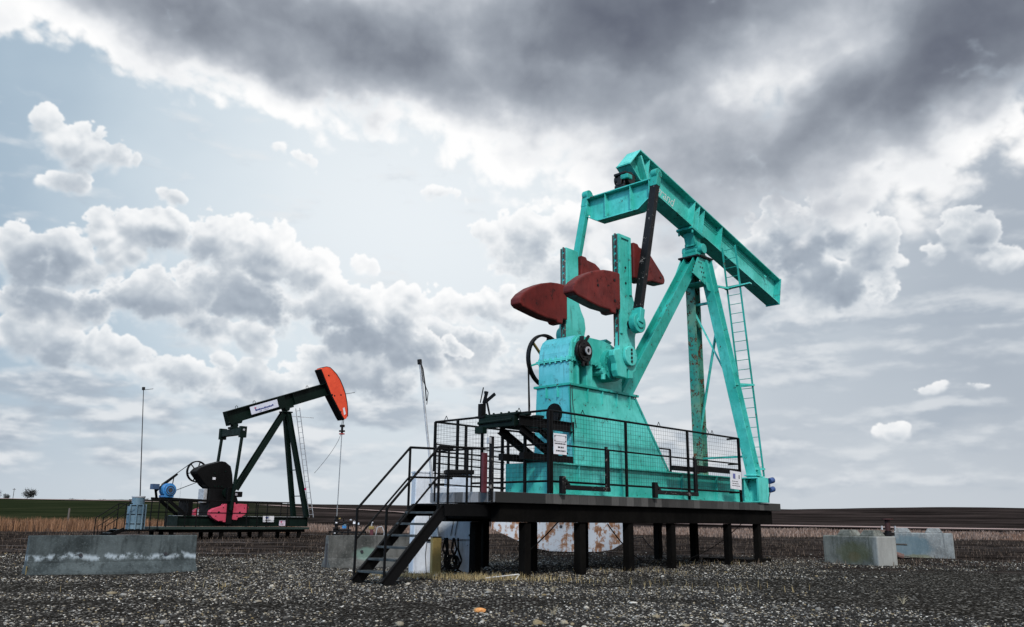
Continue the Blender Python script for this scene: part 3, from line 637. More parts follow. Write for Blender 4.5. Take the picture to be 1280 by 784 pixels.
# hinged steel guard arms standing off the deck edge
for (ua, ub) in ((1.70, 3.07), (4.68, 6.29)):
    g = MB(); g.bar((ub-.035, -.05, 1.56), (ub-.035, -.05, 2.42), .05, .05, (0, 1, 0)); g.bar((ub+.035, -.05, 1.56), (ub+.035, -.05, 2.36), .04, .04, (0, 1, 0))
    g.bar((ua, -.05, 1.60), (ub+.05, -.05, 1.60), .07, .085); g.box(ua-.05, ua+.06, -.09, -.01, 1.48, 1.80); g.bar((ua+.05, -.05, 1.74), (ua+.2, -.05, 1.62), .05, .06)
    g.build('guard_arm', BLACKW, plat, bevel=.006)
tb = MB(); tb.box(5.6, 7.0, 0.06, 0.16, 2.10, 2.20); tb.box(6.6, 8.5, 0.05, 0.15, 2.13, 2.25); tb.each('toe_beam', BLACK, plat, bevel=.008)

# steel stair and its landing rails
stair = thing('steel_stair', 'black open steel stair with tube handrails leading up to the timber platform', 'stairs', W(O1, -1.95, 0.72, 0.0), TH)
def S(u, v, z): return (u+1.95, v-0.72, z)
for v in (0.35, 1.10):
    m_ = MB(); m_.bar(S(-2.0, v, 0.02), S(-0.84, v, 1.16), .035, .20, (0, 0, 1)); m_.bar(S(-2.02, v-.02, 0.0), S(-0.84, v-.02, 1.16), .05, .022, off=(0, .10)); m_.build('stringer', BLACK, stair, bevel=.004)
for k in range(6):
    t = (k+0.75)/6.25; u = -2.0+1.16*t; z = 0.02+1.14*t+.06
    m_ = MB(); m_.box(S(u-.12, .37, z)[0], S(u+.11, 0, 0)[0], .37-.72, 1.08-.72, z-.035, z); m_.build('tread', TREAD, stair, bevel=.004)
ld = MB(); ld.box(S(-.86, 0, 0)[0], S(-.01, 0, 0)[0], .33-.72, 1.12-.72, 1.235, 1.262); ld.box(S(-.86, 0, 0)[0], S(1.2, 0, 0)[0], .30-.72, .335-.72, 1.06, 1.255)
ld.box(S(-.86, 0, 0)[0], S(-.01, 0, 0)[0], 1.12-.72, 1.155-.72, 1.06, 1.255); ld.build('landing', BLACK, stair, bevel=.004)
for v, topz in ((0.35, 2.18), (1.10, 2.2)):
    ps = [S(-2.02, v, 1.16), S(-0.97, v, topz), S(0.02, v, topz+.03)]
    pm = [S(-2.02, v, 0.68), S(-0.97, v, 1.70), S(0.02, v, 1.72)]
    MB().path(ps, .021, 8).build('handrail', BLACK, stair, smooth=True); MB().path(pm, .017, 8).build('mid_rail', BLACK, stair, smooth=True)
    for u, z0, z1 in ((-2.02, 0.0, 1.17), (-0.97, 1.07, topz), (-0.76, 1.07, topz), (-0.33, 1.07, topz+.02)):
        if v > 1 and u in (-.76, -.33): continue
        MB().tube(S(u, v, z0), S(u, v, z1), .021, 8).build('rail_post', BLACK, stair, smooth=True)
# tangle of pipe rails between stair and fence
gt = MB()
for z in (1.60, 1.78, 1.95, 2.08, 2.28): gt.tube(S(-.55, .95, z), S(1.2, .95, z-.03), .013, 6)
for u, z0, z1 in ((-.52, 1.3, 2.30), (-.2, 1.55, 1.98), (.35, 1.48, 2.28)): gt.tube(S(u, .95, z0), S(u, .95, z1), .016, 6)
gt.each('inner_rail', BLACK, stair, smooth=True)
pm_ = MB(); pm_.bar(S(-.02, .08, 1.28), S(-.02, .08, 2.40), .07, .06, (0, 1, 0)); pm_.build('gate_post', BLACKW, stair, bevel=.006)
pm_ = MB(); pm_.bar(S(-.11, .16, 1.45), S(-.11, .16, 2.12), .10, .05, (0, 1, 0)); part(pm_.build('gate_leaf', MAROON, stair, bevel=.006), 'maroon painted gate leaf beside the stair landing')
pm_ = MB(); pm_.box(*[a for a in (S(-.12, 0, 0)[0], S(-.05, 0, 0)[0])], .05-.72, .11-.72, 2.27, 2.38); pm_.build('gate_latch', GALV, stair, bevel=.01)

# ------------------------------------------------------------------ the large turquoise pumping unit
pj = thing('pumpjack', 'large turquoise pumping unit without its horse head, standing on the timber platform', 'pumpjack', O1+Vector((0, 0, 1.475)), TH)
Z0 = 1.475
class ZB(MB):
    DZ = 1.475                                                     # coordinates given above ground, stored above the deck
    def build(s, *a, **k):
        s.v = [(x, y, z-Z0) for x, y, z in s.v]; return MB.build(s, *a, **k)
VC = 0.925
sk = ZB()
sk.ibeam((1.83, .43, 1.784), (9.14, .43, 1.784), .60, .17, .028, .02); sk.ibeam((1.83, 1.42, 1.784), (9.14, 1.42, 1.784), .60, .17, .028, .02)
sk.box(1.815, 1.83, .345, 1.505, 1.484, 2.084); sk.box(3.2, 3.23, .44, 1.41, 1.52, 2.06); sk.box(6.2, 6.5, .44, 1.41, 1.52, 2.06)
sk.box(1.90, 6.3, .52, 1.335, 2.06, 2.078)
for u in (2.7, 4.1, 6.4, 7.9): sk.box(u, u+.016, .35, .42, 1.515, 2.05)
skid = sk.build('skid', TEAL, pj, bevel=.005)
og = ZB(); og.ibeam((9.43, -.03, 1.79), (9.43, 1.88, 1.79), .61, .54, .03, .03)
for v in (-.02, .33, 1.5, 1.86): og.box(9.18, 9.68, v, v+.022, 1.52, 2.06)
og.box(9.17, 9.69, -.055, -.031, 1.486, 2.09); og.build('cross_sill', TEAL, pj, bevel=.005)
jb = ZB(); 
for z, r in ((2.02, .075), (1.80, .07)): jb.tube((9.78, -.03, z), (9.92, -.06, z+.03), r, 14)
part(jb.build('conduit_box', mat('navy_fitting', f_plain, col=(0.03, 0.07, 0.20), rough=0.4), pj, smooth=True), 'blue conduit fittings on the end of the sill')
ZB().path([(9.80, -.03, 1.96), (9.74, -.05, 1.72), (9.66, -.06, 1.62), (9.64, -.06, 1.50)], .012, 6).build('conduit', BLACK, pj)
# tapered steel pedestal
pt = [(2.56, .50, 3.64), (4.80, .50, 3.64), (4.80, 1.35, 3.64), (2.56, 1.35, 3.64)]; pb = [(2.58, .40, 2.085), (5.86, .40, 2.085), (5.86, 1.45, 2.085), (2.58, 1.45, 2.085)]
pd = ZB().poly8(pb+pt); ped = pd.build('pedestal', TEAL, pj, bevel=.01)
tp = ZB(); tp.box(2.52, 4.90, .44, 1.41, 3.642, 3.69); tp.build('top_plate', TEAL_D, pj, bevel=.004)
gs = ZB()
for u in (3.13, 3.62, 4.12, 4.58): gs.prism([(u, 3.63), (u+.018, 3.63), (u+.018, 3.36), (u, 3.36)], .455, .50)
for v in (.75, 1.05): gs.box(2.50, 2.56, v, v+.016, 3.42, 3.63)
gs.each('stiffener', TEAL, pj)
ZB().disc((0, 0), .0001, 0, 0, 3)
ac = ZB(); ac.tube((2.565, .87, 3.10), (2.535, .87, 3.10), .205, 28); ac.tube((2.535, .87, 3.10), (2.51, .87, 3.10), .17, 28); ac.build('access_cover', BLACK, pj, bevel=.004)
ed = ZB(); ed.bar((2.57, .385, 2.10), (2.555, .485, 3.63), .018, .03); ed.bar((5.88, .39, 2.10), (4.82, .49, 3.62), .018, .05); ed.each('corner_flange', TEAL_D, pj)
# added thin sheet: bluish sky glare painted onto the end facing the motor
ep = ZB(); ep.poly8([(2.572, .41, 2.09), (2.577, .41, 2.09), (2.577, 1.44, 2.09), (2.572, 1.44, 2.09), (2.552, .505, 3.635), (2.557, .505, 3.635), (2.557, 1.345, 3.635), (2.552, 1.345, 3.635)]); part(ep.build('end_glare_sheet', TEAL_GLARE, ped), 'bluish sky glare painted on the end of the pedestal')
# gearbox
hb = ZB(); hb.prism([(2.60, 3.692), (4.62, 3.692), (4.66, 4.16), (2.60, 4.16)], .70, 1.33); hb.build('gear_case', TEAL, pj, bevel=.02)
cv = ZB(); top = [(2.60, 4.22), (2.605, 4.34), (2.64, 4.50), (2.71, 4.62), (2.82, 4.70), (2.97, 4.735), (3.70, 4.74), (4.02, 4.70), (4.30, 4.60), (4.52, 4.44), (4.64, 4.22)]
cv.prism(top, .52, 1.33); cv.build('gear_cover', TEAL, pj, bevel=.018, smooth=True)
es = ZB(); es.box(2.594, 2.5975, .505, 1.325, 3.70, 4.155)  # added sheets carrying the same sky glare as colour
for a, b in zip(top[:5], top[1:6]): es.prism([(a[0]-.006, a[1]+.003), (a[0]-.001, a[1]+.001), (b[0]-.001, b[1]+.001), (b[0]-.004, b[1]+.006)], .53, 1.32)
part(es.build('end_glare_sheet', TEAL_GLARE, pj), 'bluish sky glare painted on the end of the gearbox')
fl = ZB(); fl.box(2.555, 4.70, .475, 1.375, 4.162, 4.188); fl.box(2.555, 4.70, .475, 1.375, 4.19, 4.216)
fl.bolts([(2.66+.155*k, .49, 4.14) for k in range(13)], .017, (0, 0, 1), .10).bolts([(2.572, .55+.15*k, 4.13) for k in range(6)], .022, (0, 0, 1), .12)
fl.build('case_flange', TEAL, pj, bevel=.003)
rb = ZB()
for u, w in ((2.601, .12), (2.84, .07), (3.14, .20)): rb.box(u, u+w, .50, .699, 3.692, 4.16)
rb.box(2.62, 2.72, .47, .52, 4.22, 4.55); rb.prism([(2.74, 4.21), (3.10, 4.21), (3.10, 4.55), (3.02, 4.66), (2.82, 4.66), (2.74, 4.55)], .47, .52); rb.each('case_rib', TEAL, pj, bevel=.012)
bs = ZB(); bs.disc((3.95, 4.22), .34, .40, .70, 32); bs.disc((3.95, 4.22), .22, .33, .40, 28); bs.bolts([(3.95+.28*math.cos(a), .40, 4.22+.28*math.sin(a)) for a in np.linspace(0, 6.28, 13)[:-1]], .02)
bs.build('main_bearing', TEAL_D, pj, bevel=.008)
bs = ZB(); bs.disc((3.95, 4.22), .34, 1.33, 1.45, 32); bs.build('main_bearing', TEAL_D, pj, bevel=.008)
br = ZB(); br.disc((2.93, 4.37), .215, .34, .47, 30); br.ring((2.93, 4.37), .245, .18, .37, .44, 30); br.disc((2.93, 4.37), .10, .29, .34, 24); br.bolts([(2.93+.155*math.cos(a), .34, 4.37+.155*math.sin(a)) for a in np.linspace(.3, 6.58, 9)[:-1]], .018)
br.bar((2.98, .40, 4.58), (3.10, .40, 4.72), .05, .05); br.box(2.84, 2.90, .36, .44, 4.55, 4.68); br.box(2.86, 2.92, .36, .42, 4.06, 4.17); br.box(2.99, 3.05, .36, .42, 4.08, 4.17)
bk = br.build('shaft_brake', GREASE, pj, bevel=.006, smooth=True)
hub = ZB(); hub.ring((2.93, 4.37), .085, .045, .27, .29, 24); hub.build('shaft_end', GALV, bk); 
lg = ZB(); lg.disc((3.62, 4.05), .075, .40, .70, 18); lg.tube((3.62, .44, 4.0), (3.62, .44, 3.88), .05, 12); lg.box(3.50, 3.70, .44, .70, 4.10, 4.16); lg.build('oil_fitting', TEAL, pj, bevel=.005)
ZB().prism([(3.90, 4.73), (4.10, 4.69), (4.20, 4.78), (4.0, 4.83)], .62, .95).build('inspection_lid', TEAL_D, pj, bevel=.01)
# flywheel sheave and belt on the far side
fw_ = ZB(); fc = (3.02, 4.32); fw_.ring(fc, .575, .525, 1.47, 1.555, 56); fw_.disc(fc, .10, 1.42, 1.62, 20)
fly = fw_.build('flywheel', BLACKW, pj, smooth=True)
for k in range(6):
    a = R(20+60*k); sp = ZB(); sp.bar((fc[0]+.08*math.cos(a), 1.52, fc[1]+.08*math.sin(a)), (fc[0]+.53*math.cos(a), 1.52, fc[1]+.53*math.sin(a)), .035, .06, (0, 1, 0))
    sp.build('spoke', (YELLOW if k == 2 else TEAL if k == 3 else BLACKW), fly, bevel=.006)
bt = ZB()
for o_ in (0, .055): bt.path([(2.455+o_, 1.50+o_*.6, 4.20), (2.47+o_*.7, 1.50+o_*.6, 3.9), (2.50+o_*.4, 1.50+o_*.6, 3.3), (2.48+o_*.3, 1.50, 2.95)], .018, 6)
bt.build('belt', RUBBER, pj)
# crank arms with their red counterweights
def crank(v0, v1, sgn):
    prof = [(3.80, 7.08), (4.25, 7.08), (4.26, 5.85), (4.34, 5.68), (4.46, 5.50), (4.50, 5.28), (4.44, 5.05), (4.36, 4.85), (4.36, 4.60), (4.40, 4.40), (4.36, 4.12), (4.26, 4.06), (4.26, 3.94), (4.09, 3.92), (4.09, 4.12), (4.03, 4.12), (4.03, 3.92), (3.72, 3.93), (3.66, 4.05), (3.66, 4.20), (3.58, 4.36), (3.60, 4.48), (3.78, 4.52), (3.80, 4.9)]
    c = ZB(); c.prism(prof, v0, v1); o = c.build('crank_arm', TEAL, pj, bevel=.02)
    f = ZB(); vf = v0-.03 if sgn < 0 else v1+.03; a_, b_ = sorted((vf, v0 if sgn < 0 else v1))
    f.box(3.805, 3.885, a_, b_-.001, 4.85, 7.07); f.box(4.165, 4.245, a_, b_-.001, 5.75, 7.07); f.box(3.886, 4.164, a_, b_-.001, 6.99, 7.07); f.build('edge_flange', TEAL, o, bevel=.01)
    h = ZB(); h.disc((4.09, 4.40), .215, *sorted((vf-.05*(-sgn) if sgn < 0 else vf+.05, v0 if sgn < 0 else v1)), 30); h.build('crank_hub', TEAL, o, bevel=.015, smooth=True)
    h = ZB(); fv = vf+sgn*.055; h.bolts([(4.09, fv, 4.40+dz) for dz in (-.12, -.04, .05, .13)], .03, (0, sgn, 0), .015); h.bolts([(4.05, v0-.002 if sgn < 0 else v1+.002, z) for z in (6.35, 6.0)], .028, (0, sgn, 0), .008); h.build('bolt', GREASE, o)
    e = ZB()
    for z in np.arange(4.9, 7.0, .16): e.box(3.772, 3.799, v0+.05, v0+.08, z, z+.10)
    e.box(3.775, 3.799, v0+.01, v0+.035, 4.6, 7.05); e.box(3.775, 3.799, v1-.035, v1-.01, 4.6, 7.05); e.build('edge_rack', mat('scuffed_black_and_pale', f_paint, col=(0.02, 0.02, 0.02), fade=(0.10, 0.09, 0.085), rust=0.9, rough=0.6, chip=(0.42, 0.40, 0.36)), o)
    return o
for v0, v1, sgn in ((.12, .27, -1), (1.58, 1.73, 1)):
    o = crank(v0, v1, sgn); a, b = v0-.07, v1+.07
    L = [(2.20, 5.44), (2.20, 5.56), (2.33, 5.70), (2.58, 5.87), (2.90, 6.02), (3.22, 6.11), (3.45, 6.14), (3.72, 6.15), (3.765, 6.15), (3.765, 5.34), (3.62, 5.34), (3.60, 5.22), (3.44, 5.22), (3.40, 5.27), (3.05, 5.27), (2.80, 5.30), (2.30, 5.38)]
    w = ZB(); w.prism(L, a, b); cw = w.build('counterweight', RED, pj, bevel=.035)
    ZB().bolts([(2.98, a-.001 if sgn < 0 else b+.001, 5.72), (3.55, a-.001 if sgn < 0 else b+.001, 5.95), (3.55, a-.001 if sgn < 0 else b+.001, 5.5)], .032, (0, sgn, 0), .012).build('bolt', GREASE, cw)
    Rg = [(4.285, 6.98), (4.46, 6.98), (4.50, 6.92), (4.80, 6.90), (4.95, 6.83), (5.45, 6.45), (5.50, 6.36), (5.46, 6.26), (5.36, 6.24), (4.95, 6.22), (4.62, 6.14), (4.42, 6.16), (4.285, 6.16)]
    w = ZB(); w.prism(Rg, a, b); cw = w.build('counterweight', RED, pj, bevel=.03)
    ZB().bolts([(4.5, a-.001 if sgn < 0 else b+.001, 6.35), (5.3, a-.001 if sgn < 0 else b+.001, 6.38)], .032, (0, sgn, 0), .012).build('bolt', GREASE, cw)
# pitman arms
for v, mm, lab in ((-.085, BLACKW, 'black pitman arm with scraped turquoise ends'), (1.93, TEAL_D, 'turquoise pitman arm on the far side')):
    s_ = -1 if v < .9 else 1
    p = ZB(); p.bar((4.17, v, 5.28), (5.00, v, 8.52), .13, .19, (0, 1, 0)); po = part(p.build('pitman_arm', mm, pj, bevel=.012), lab)
    p = ZB(); c0 = (4.15, 5.10); p.disc(c0, .215, v-.075, v+.075, 26); p.bar((4.14, v, 5.10), (4.205, v, 5.42), .155, .25, (0, 1, 0)); p.disc(c0, .12, v-.10, v+.10, 20); p.build('pitman_foot', TEAL_D, po, bevel=.012, smooth=True)
    p = ZB(); p.bar((4.985, v, 8.45), (5.05, v, 8.76), .15, .20, (0, 1, 0)); p.disc((5.055, 8.78), .125, v-.08, v+.08, 22); p.disc((5.055, 8.78), .06, v-.10, v+.10, 16); p.build('pitman_head', TEAL_D, po, bevel=.01, smooth=True)
    p = ZB(); p.tube((4.15, min(v, .12) if v < .9 else 1.7, 5.10), (4.15, max(v, .12) if v > .9 else .12, 5.10), .09, 18); p.build('wrist_pin', GREASE, pj, smooth=True)
# equaliser beam hung under the tail of the walking beam
eq = ZB(); u0 = 5.05
def vz(poly, ua, ub, mb):                                           # polygon in (v,z) run along u
    i = len(mb.v); n = len(poly); mb.v += [(ua, a, b) for a, b in poly]+[(ub, a, b) for a, b in poly]
    for k in range(n): mb.f.append((i+k, i+(k+1) % n, i+n+(k+1) % n, i+n+k))
    mb.f.append(tuple(i+k for k in range(n))); mb.f.append(tuple(i+n+k for k in range(n))[::-1])
TOPZ, BZ = 8.66, 8.02
vz([(.01, TOPZ-.03), (1.84, TOPZ-.03), (1.84, 8.20), (1.52, BZ), (.34, BZ), (.01, 8.24)], u0-.015, u0+.015, eq)
vz([(-.0, TOPZ), (1.85, TOPZ), (1.85, TOPZ-.03), (-.0, TOPZ-.03)], u0-.15, u0+.15, eq)
vz([(.0, 8.21), (.34, BZ-.03), (1.52, BZ-.03), (1.85, 8.17), (1.85, 8.20), (1.52, BZ), (.34, BZ), (.0, 8.24)], u0-.15, u0+.15, eq)
for v in (.02, .55, 1.28, 1.83): vz([(v, TOPZ-.03), (v+.018, TOPZ-.03), (v+.018, BZ+.03 if .3 < v < 1.5 else 8.23), (v, BZ+.03 if .3 < v < 1.5 else 8.23)], u0-.14, u0+.14, eq)
eqo = eq.build('equaliser', TEAL, pj, bevel=.004)
for v in (0.0, 1.85):
    e = ZB(); s_ = -1 if v < 1 else 1; e.bar((5.05, v, 8.50), (5.05, v, 8.80), .05, .22, (1, 0, 0)); e.tube((5.05, v-.0, 8.78), (5.05, v+s_*.1, 8.78), .055, 14); e.build('end_pin', TEAL_D, eqo, bevel=.006)
bg_ = ZB(); bg_.disc((5.22, 8.96), .16, VC-.20, VC+.20, 24); bg_.box(5.0, 5.44, VC-.14, VC+.14, 8.665, 8.78); bg_.box(5.02, 5.46, VC-.17, VC+.17, 9.04, 9.10)
bg_.bar((5.10, VC, 8.74), (5.16, VC, 9.0), .24, .12, (0, 1, 0)); bg_.bolts([(5.06+.32*(k % 2), VC-.11+.22*(k//2), 8.78) for k in range(4)], .03, (0, 0, 1), .09); bg_.bar((5.10, VC, 9.08), (5.36, VC, 9.14), .3, .06); bg_.build('tail_bearing', GREASE, pj, bevel=.01, smooth=True)
ZB().bar((5.12, VC-.02, 8.97), (5.12, VC-.24, 8.97), .2, .12).build('bearing_cap', TEAL_D, pj, bevel=.02)
# walking beam: a deep tilted I section, oblique at the tail, plated at the head
BT = math.radians(-14.05); bd = Vector((math.cos(BT), 0, math.sin(BT))); bn = Vector((-bd.z, 0, bd.x)); bo = Vector((5.64, 0, 9.84))
def bp(s, t): q = bo+bd*s-bn*t; return (q.x, q.z)                     # s along the top line, t down from it
HW, DEP, LEN = .205, .80, 7.32
wb = ZB()
wb.prism([bp(0, .028), bp(LEN, .028), bp(LEN, DEP-.028), bp(.14, DEP-.028), bp(-.33, .62)], VC-.012, VC+.012)
wb.prism([bp(0, 0), bp(LEN, 0), bp(LEN, .028), bp(0, .028)], VC-HW, VC+HW)
wb.prism([bp(.13, DEP-.028), bp(LEN, DEP-.028), bp(LEN, DEP), bp(.13, DEP)], VC-HW, VC+HW)
wb.prism([bp(0, 0), bp(0, .029), bp(-.315, .62), bp(-.345, .63)], VC-HW, VC+HW)
wb.prism([bp(-.345, .60), bp(-.30, .62), bp(.14, DEP-.03), bp(.13, DEP)], VC-HW, VC+HW)
wbo = wb.build('walking_beam', TEAL, pj, bevel=.004)
st = ZB()
for s_ in (.42, 2.55, 2.78, 3.02, 3.95): st.prism([bp(s_, .03), bp(s_+.016, .03), bp(s_+.016, DEP-.03), bp(s_, DEP-.03)], VC-HW+.01, VC+HW-.01)
st.prism([bp(.05, .14), bp(.10, .10), bp(.62, DEP-.06), bp(.57, DEP-.03)], VC-HW+.02, VC-.02)
st.each('web_stiffener', TEAL, wbo)
st = ZB(); st.prism([bp(LEN+.001, -.02), bp(LEN+.03, -.02), bp(LEN+.03, DEP+.03), bp(LEN+.001, DEP+.03)], VC-HW-.015, VC+HW+.015); st.build('end_plate', TEAL_D, wbo, bevel=.004)
st = ZB(); a = bp(2.9, .20); b = bp(6.6, .20); st.tube((a[0], VC-.06, a[1]), (b[0], VC-.06, b[1]), .012, 6); a = bp(6.6, .20); b = bp(6.66, .24); st.tube((a[0], VC-.06, a[1]), (b[0], VC-.10, b[1]), .028, 8); st.build('grease_line', TEAL, wbo)
a = bp(1.35, .42)
text_mesh('painted_name', 'Legrand', .38, LETTER, wbo, (a[0]-.06, VC-.016, a[1]-Z0), (R(90), -BT, 0), ext=.002, shear=0.25, squeeze=.92)
# saddle bearing and three-legged Samson post
sb = ZB(); s0 = Vector((8.26, 0, 8.16)); sb.disc((8.27, 7.92), .135, VC-.30, VC+.30, 22); sb.box(8.02, 8.52, VC-.22, VC+.22, 7.70, 7.80)
q = bp(2.75, DEP+.05); sb.bar((q[0]-.28, VC, q[1]+.07), (q[0]+.28, VC, q[1]-.07), .50, .07); sb.box(8.13, 8.42, VC-.2, VC+.2, 7.95, 8.10); sb.box(8.08, 8.40, VC-.12, VC+.12, 8.0, 8.30); sb.bar((8.12, VC, 8.02), (8.02, VC, 8.36), .3, .06)
sb.bolts([(8.06+.4*(k % 2), VC-.18+.36*(k//2), 7.79) for k in range(4)], .03, (0, 0, 1), .09); sb.bolts([(q[0]-.22+.44*(k % 2), VC-.2+.4*(k//2), q[1]-.08) for k in range(4)], .03, (0, 0, 1), .12)
sb.build('saddle_bearing', TEAL_D, pj, bevel=.01, smooth=True)
sb = ZB(); sb.box(7.94, 8.66, VC-.30, VC+.30, 7.655, 7.70); sb.bar((8.62, VC-.34, 7.69), (7.98, VC-.34, 7.67), .03, .03); sb.build('cap_plate', GREASE, pj, bevel=.006)
sb = ZB(); sb.prism([(8.00, 7.65), (8.60, 7.65), (8.72, 7.05), (8.30, 6.95), (7.70, 7.15)], VC-.27, VC-.245); sb.prism([(8.00, 7.65), (8.60, 7.65), (8.72, 7.05), (8.30, 6.95), (7.70, 7.15)], VC+.245, VC+.27)
sb.box(8.14, 8.60, VC-.24, VC+.24, 7.0, 7.03); gus = sb.build('gusset_plate', TEAL, pj, bevel=.004)
ZB().bolts([(8.02+.10*i+.055*j, VC-.272, 7.50-.12*j) for i in range(2) for j in range(4)]+[(7.82-.06*j, VC-.272, 7.42-.1*j) for j in range(3)], .026, (0, -1, 0), .004).build('bolt_hole', GREASE, gus)
ZB().prism([(8.2, 7.0), (8.9, 7.0), (8.6, 6.78), (8.3, 6.80)], VC-.33, VC-.31).build('brace_plate', TEAL, pj)
lg = ZB(); lg.ibeam((8.12, VC, 7.60), (4.90, VC, 3.69), .30, .30, .022, .02, (0, 1, 0)); part(lg.build('samson_post_leg', TEAL_D, pj, bevel=.004), 'slanting rear leg running down to the gearbox')
legs = {}
for sg in (-1, 1):
    a, b = (8.44, VC+sg*.20, 7.62), (9.41, VC+sg*.755, 2.11)
    lg = ZB(); lg.ibeam(a, b, .27, .27, .02, .018, (1, 0, 0)); lg.bar(tuple(Vector(b)+Vector((0, 0, 0))), tuple(Vector(b)+Vector((0.004, 0, .03))), .36, .4, (1, 0, 0))
    part(lg.build('samson_post_leg', TEAL if sg < 0 else TEAL_R, pj, bevel=.004), 'near front leg' if sg < 0 else 'rust streaked far front leg'); legs[sg] = (Vector(a), Vector(b))
def onleg(sg, z): a, b = legs[sg]; t = (a.z-z)/(a.z-b.z); return a.lerp(b, t)
for z1, z2, r_, mm in ((6.55, 6.55, .035, TEAL), (2.62, 2.62, .03, TEAL_D), (6.42, 4.25, .03, TEAL), (4.25, 6.2, .028, TEAL)):
    a, b = onleg(1, z1), onleg(-1, z2)
    if z1 == 4.25: a = onleg(1, 3.2); b = onleg(-1, 6.1)
    ZB().bar(a, b, r_*2, r_*1.6).build('brace', mm, pj)
ZB().bar((8.0, VC, 7.12), (8.42, VC+.3, 7.05), .05, .05).build('brace', TEAL, pj)
ZB().path([onleg(1, 4.9)+Vector((.12, 0, 0)), onleg(1, 3.6)+Vector((.16, 0, 0)), onleg(1, 3.3)+Vector((.3, -.1, 0)), onleg(1, 3.0)+Vector((.2, 0, 0)), onleg(1, 2.7)+Vector((.14, 0, 0))], .008, 5).build('loose_wire', WIRE, pj)
# access ladder, its backlit darkness put into a darker teal
LT, LB = Vector((9.30, .30, 8.20)), Vector((9.66, .04, 2.13))
for dv in (0, .38):
    ZB().bar(LT+Vector((0, dv, 0)), LB+Vector((0, dv, 0)), .012, .05, (0, 1, 0)).build('ladder_rail', TEAL_D, pj)
for k in range(24):
    c = LT.lerp(LB, (k+.35)/24.3); ZB().tube(c, c+Vector((0, .38, 0)), .009, 6, cap=False).build('ladder_rung', TEAL_D, pj)
a = LT.lerp(LB, .19); ZB().bar((8.62, VC-.30, a.z-.05), a+Vector((0, .30, 0)), .05, .05).build('ladder_bracket', TEAL, pj)
ZB().bar(a+Vector((-.05, .42, 0)), a+Vector((.06, -.28, .06)), .14, .035, (0, 0, 1)).build('ladder_bracket', TEAL, pj)
for t in (.62, .97):
    a = LT.lerp(LB, t); ZB().bar(onleg(-1, a.z), a+Vector((0, -.03, 0)), .04, .05).build('ladder_bracket', TEAL, pj); ZB().bar(a+Vector((0, .4, 0)), a+Vector((0, -.05, 0)), .04, .045).build('ladder_bracket', TEAL, pj)
# black motor bracket cantilevered off the tail
mb_ = ZB()
for v in (.45, .98):
    mb_.ibeam((1.06, v, 2.80), (2.57, v, 2.79), .19, .11, .02, .02); mb_.ibeam((1.10, v, 2.66), (2.10, v, 2.17), .14, .10, .018, .018); mb_.box(1.13, 2.57, v-.06, v+.06, 2.092, 2.22)
mb_.ibeam((1.62, .45, 2.68), (2.42, .45, 2.24), .08, .08, .015, .015); mb_.box(2.575, 2.60, .39, .50, 2.10, 2.90); mb_.box(1.7, 1.8, .52, .91, 2.12, 2.2)
mb_.each('motor_bracket_beam', BLACK, pj, bevel=.006)
ms = ZB(); ms.box(.98, 1.55, .48, 1.42, 2.903, 2.922); ms.box(.98, 1.10, .50, 1.44, 2.70, 2.90)
for u in (1.02, 1.28): ms.box(u, u+.09, .42, 1.46, 2.923, 2.96)
ms.tube((.97, .55, 2.82), (.97, 1.44, 2.80), .03, 10); ms.box(.90, 1.02, 1.24, 1.46, 2.60, 2.72); ms.bolts([(1.05, .5+.2*q, 2.96) for q in range(5)], .024, (0, 0, 1), .025); ms.bar((1.15, 1.3, 2.96), (1.45, .5, 2.99), .04, .04); ms.box(1.5, 1.72, .40, .54, 2.90, 2.94)
ms.build('motor_slide', DGREEN, pj, bevel=.008)
lv = ZB(); lv.box(.98, 1.10, 1.36, 1.46, 2.93, 3.18); lv.bar((1.04, 1.36, 3.2), (1.06, 1.30, 3.42), .05, .05); lv.bar((1.04, 1.38, 3.18), (1.10, 1.12, 3.36), .03, .06); lv.bar((1.04, 1.2, 2.95), (1.04, 1.34, 3.42), .03, .03); lv.tube((1.0, 1.42, 3.2), (1.02, 1.36, 3.5), .012, 6); lv.box(.96, 1.14, 1.28, 1.52, 2.90, 2.94)
lv.build('belt_tension_lever', BLACK, pj, bevel=.004)
ZB().path([(2.52, .42, 3.66), (2.50, .40, 3.2), (2.53, .39, 2.75)], .007, 5).build('control_cable', WIRE, pj)
ZB().path([(2.62, .46, 3.64), (2.60, .42, 3.25), (2.68, .40, 2.8)], .007, 5).build('control_cable', WIRE, pj)

# warning signs tied to the fence
def sign(name, label, O, u, v, z, w, h, m, rows, tilt=0.0, extra=None, group=None):
    t = thing(name, label, 'sign', W(O, u, v, z), TH, group)
    MB().box(-w/2, w/2, -.004, .004, -h/2, h/2).build('panel', m, t)
    pr = MB(); rr_ = random.Random(len(label))
    for (zz, x0, x1, th) in rows:
        x = x0
        while x < x1:
            l = min(rr_.uniform(.025, .08)*w/.4, x1-x); pr.box(x, x+l*.85, -.0065, -.0045, zz-th/2, zz+th/2); x += l+w*.015
    pr.build('print', INK, t)
    if extra: extra(t)
    t.rotation_euler = (0, tilt, TH); return t
def ex1(t):
    f = MB(); w, h = .155, .075
    for a in ((-w, w, .15, .156), (-w, w, .04, .046), (-w-.006, -w+.0, .05, .146), (w, w+.006, .05, .146)): f.box(a[0], a[1], -.0065, -.0045, a[2], a[3])
    for sx_ in (-1, 1): 
        for zz in (.055, .14): f.box(sx_*w-.014, sx_*w+.014, -.0075, -.0048, zz-.012, zz+.012)
    f.build('print_frame', INK, t)
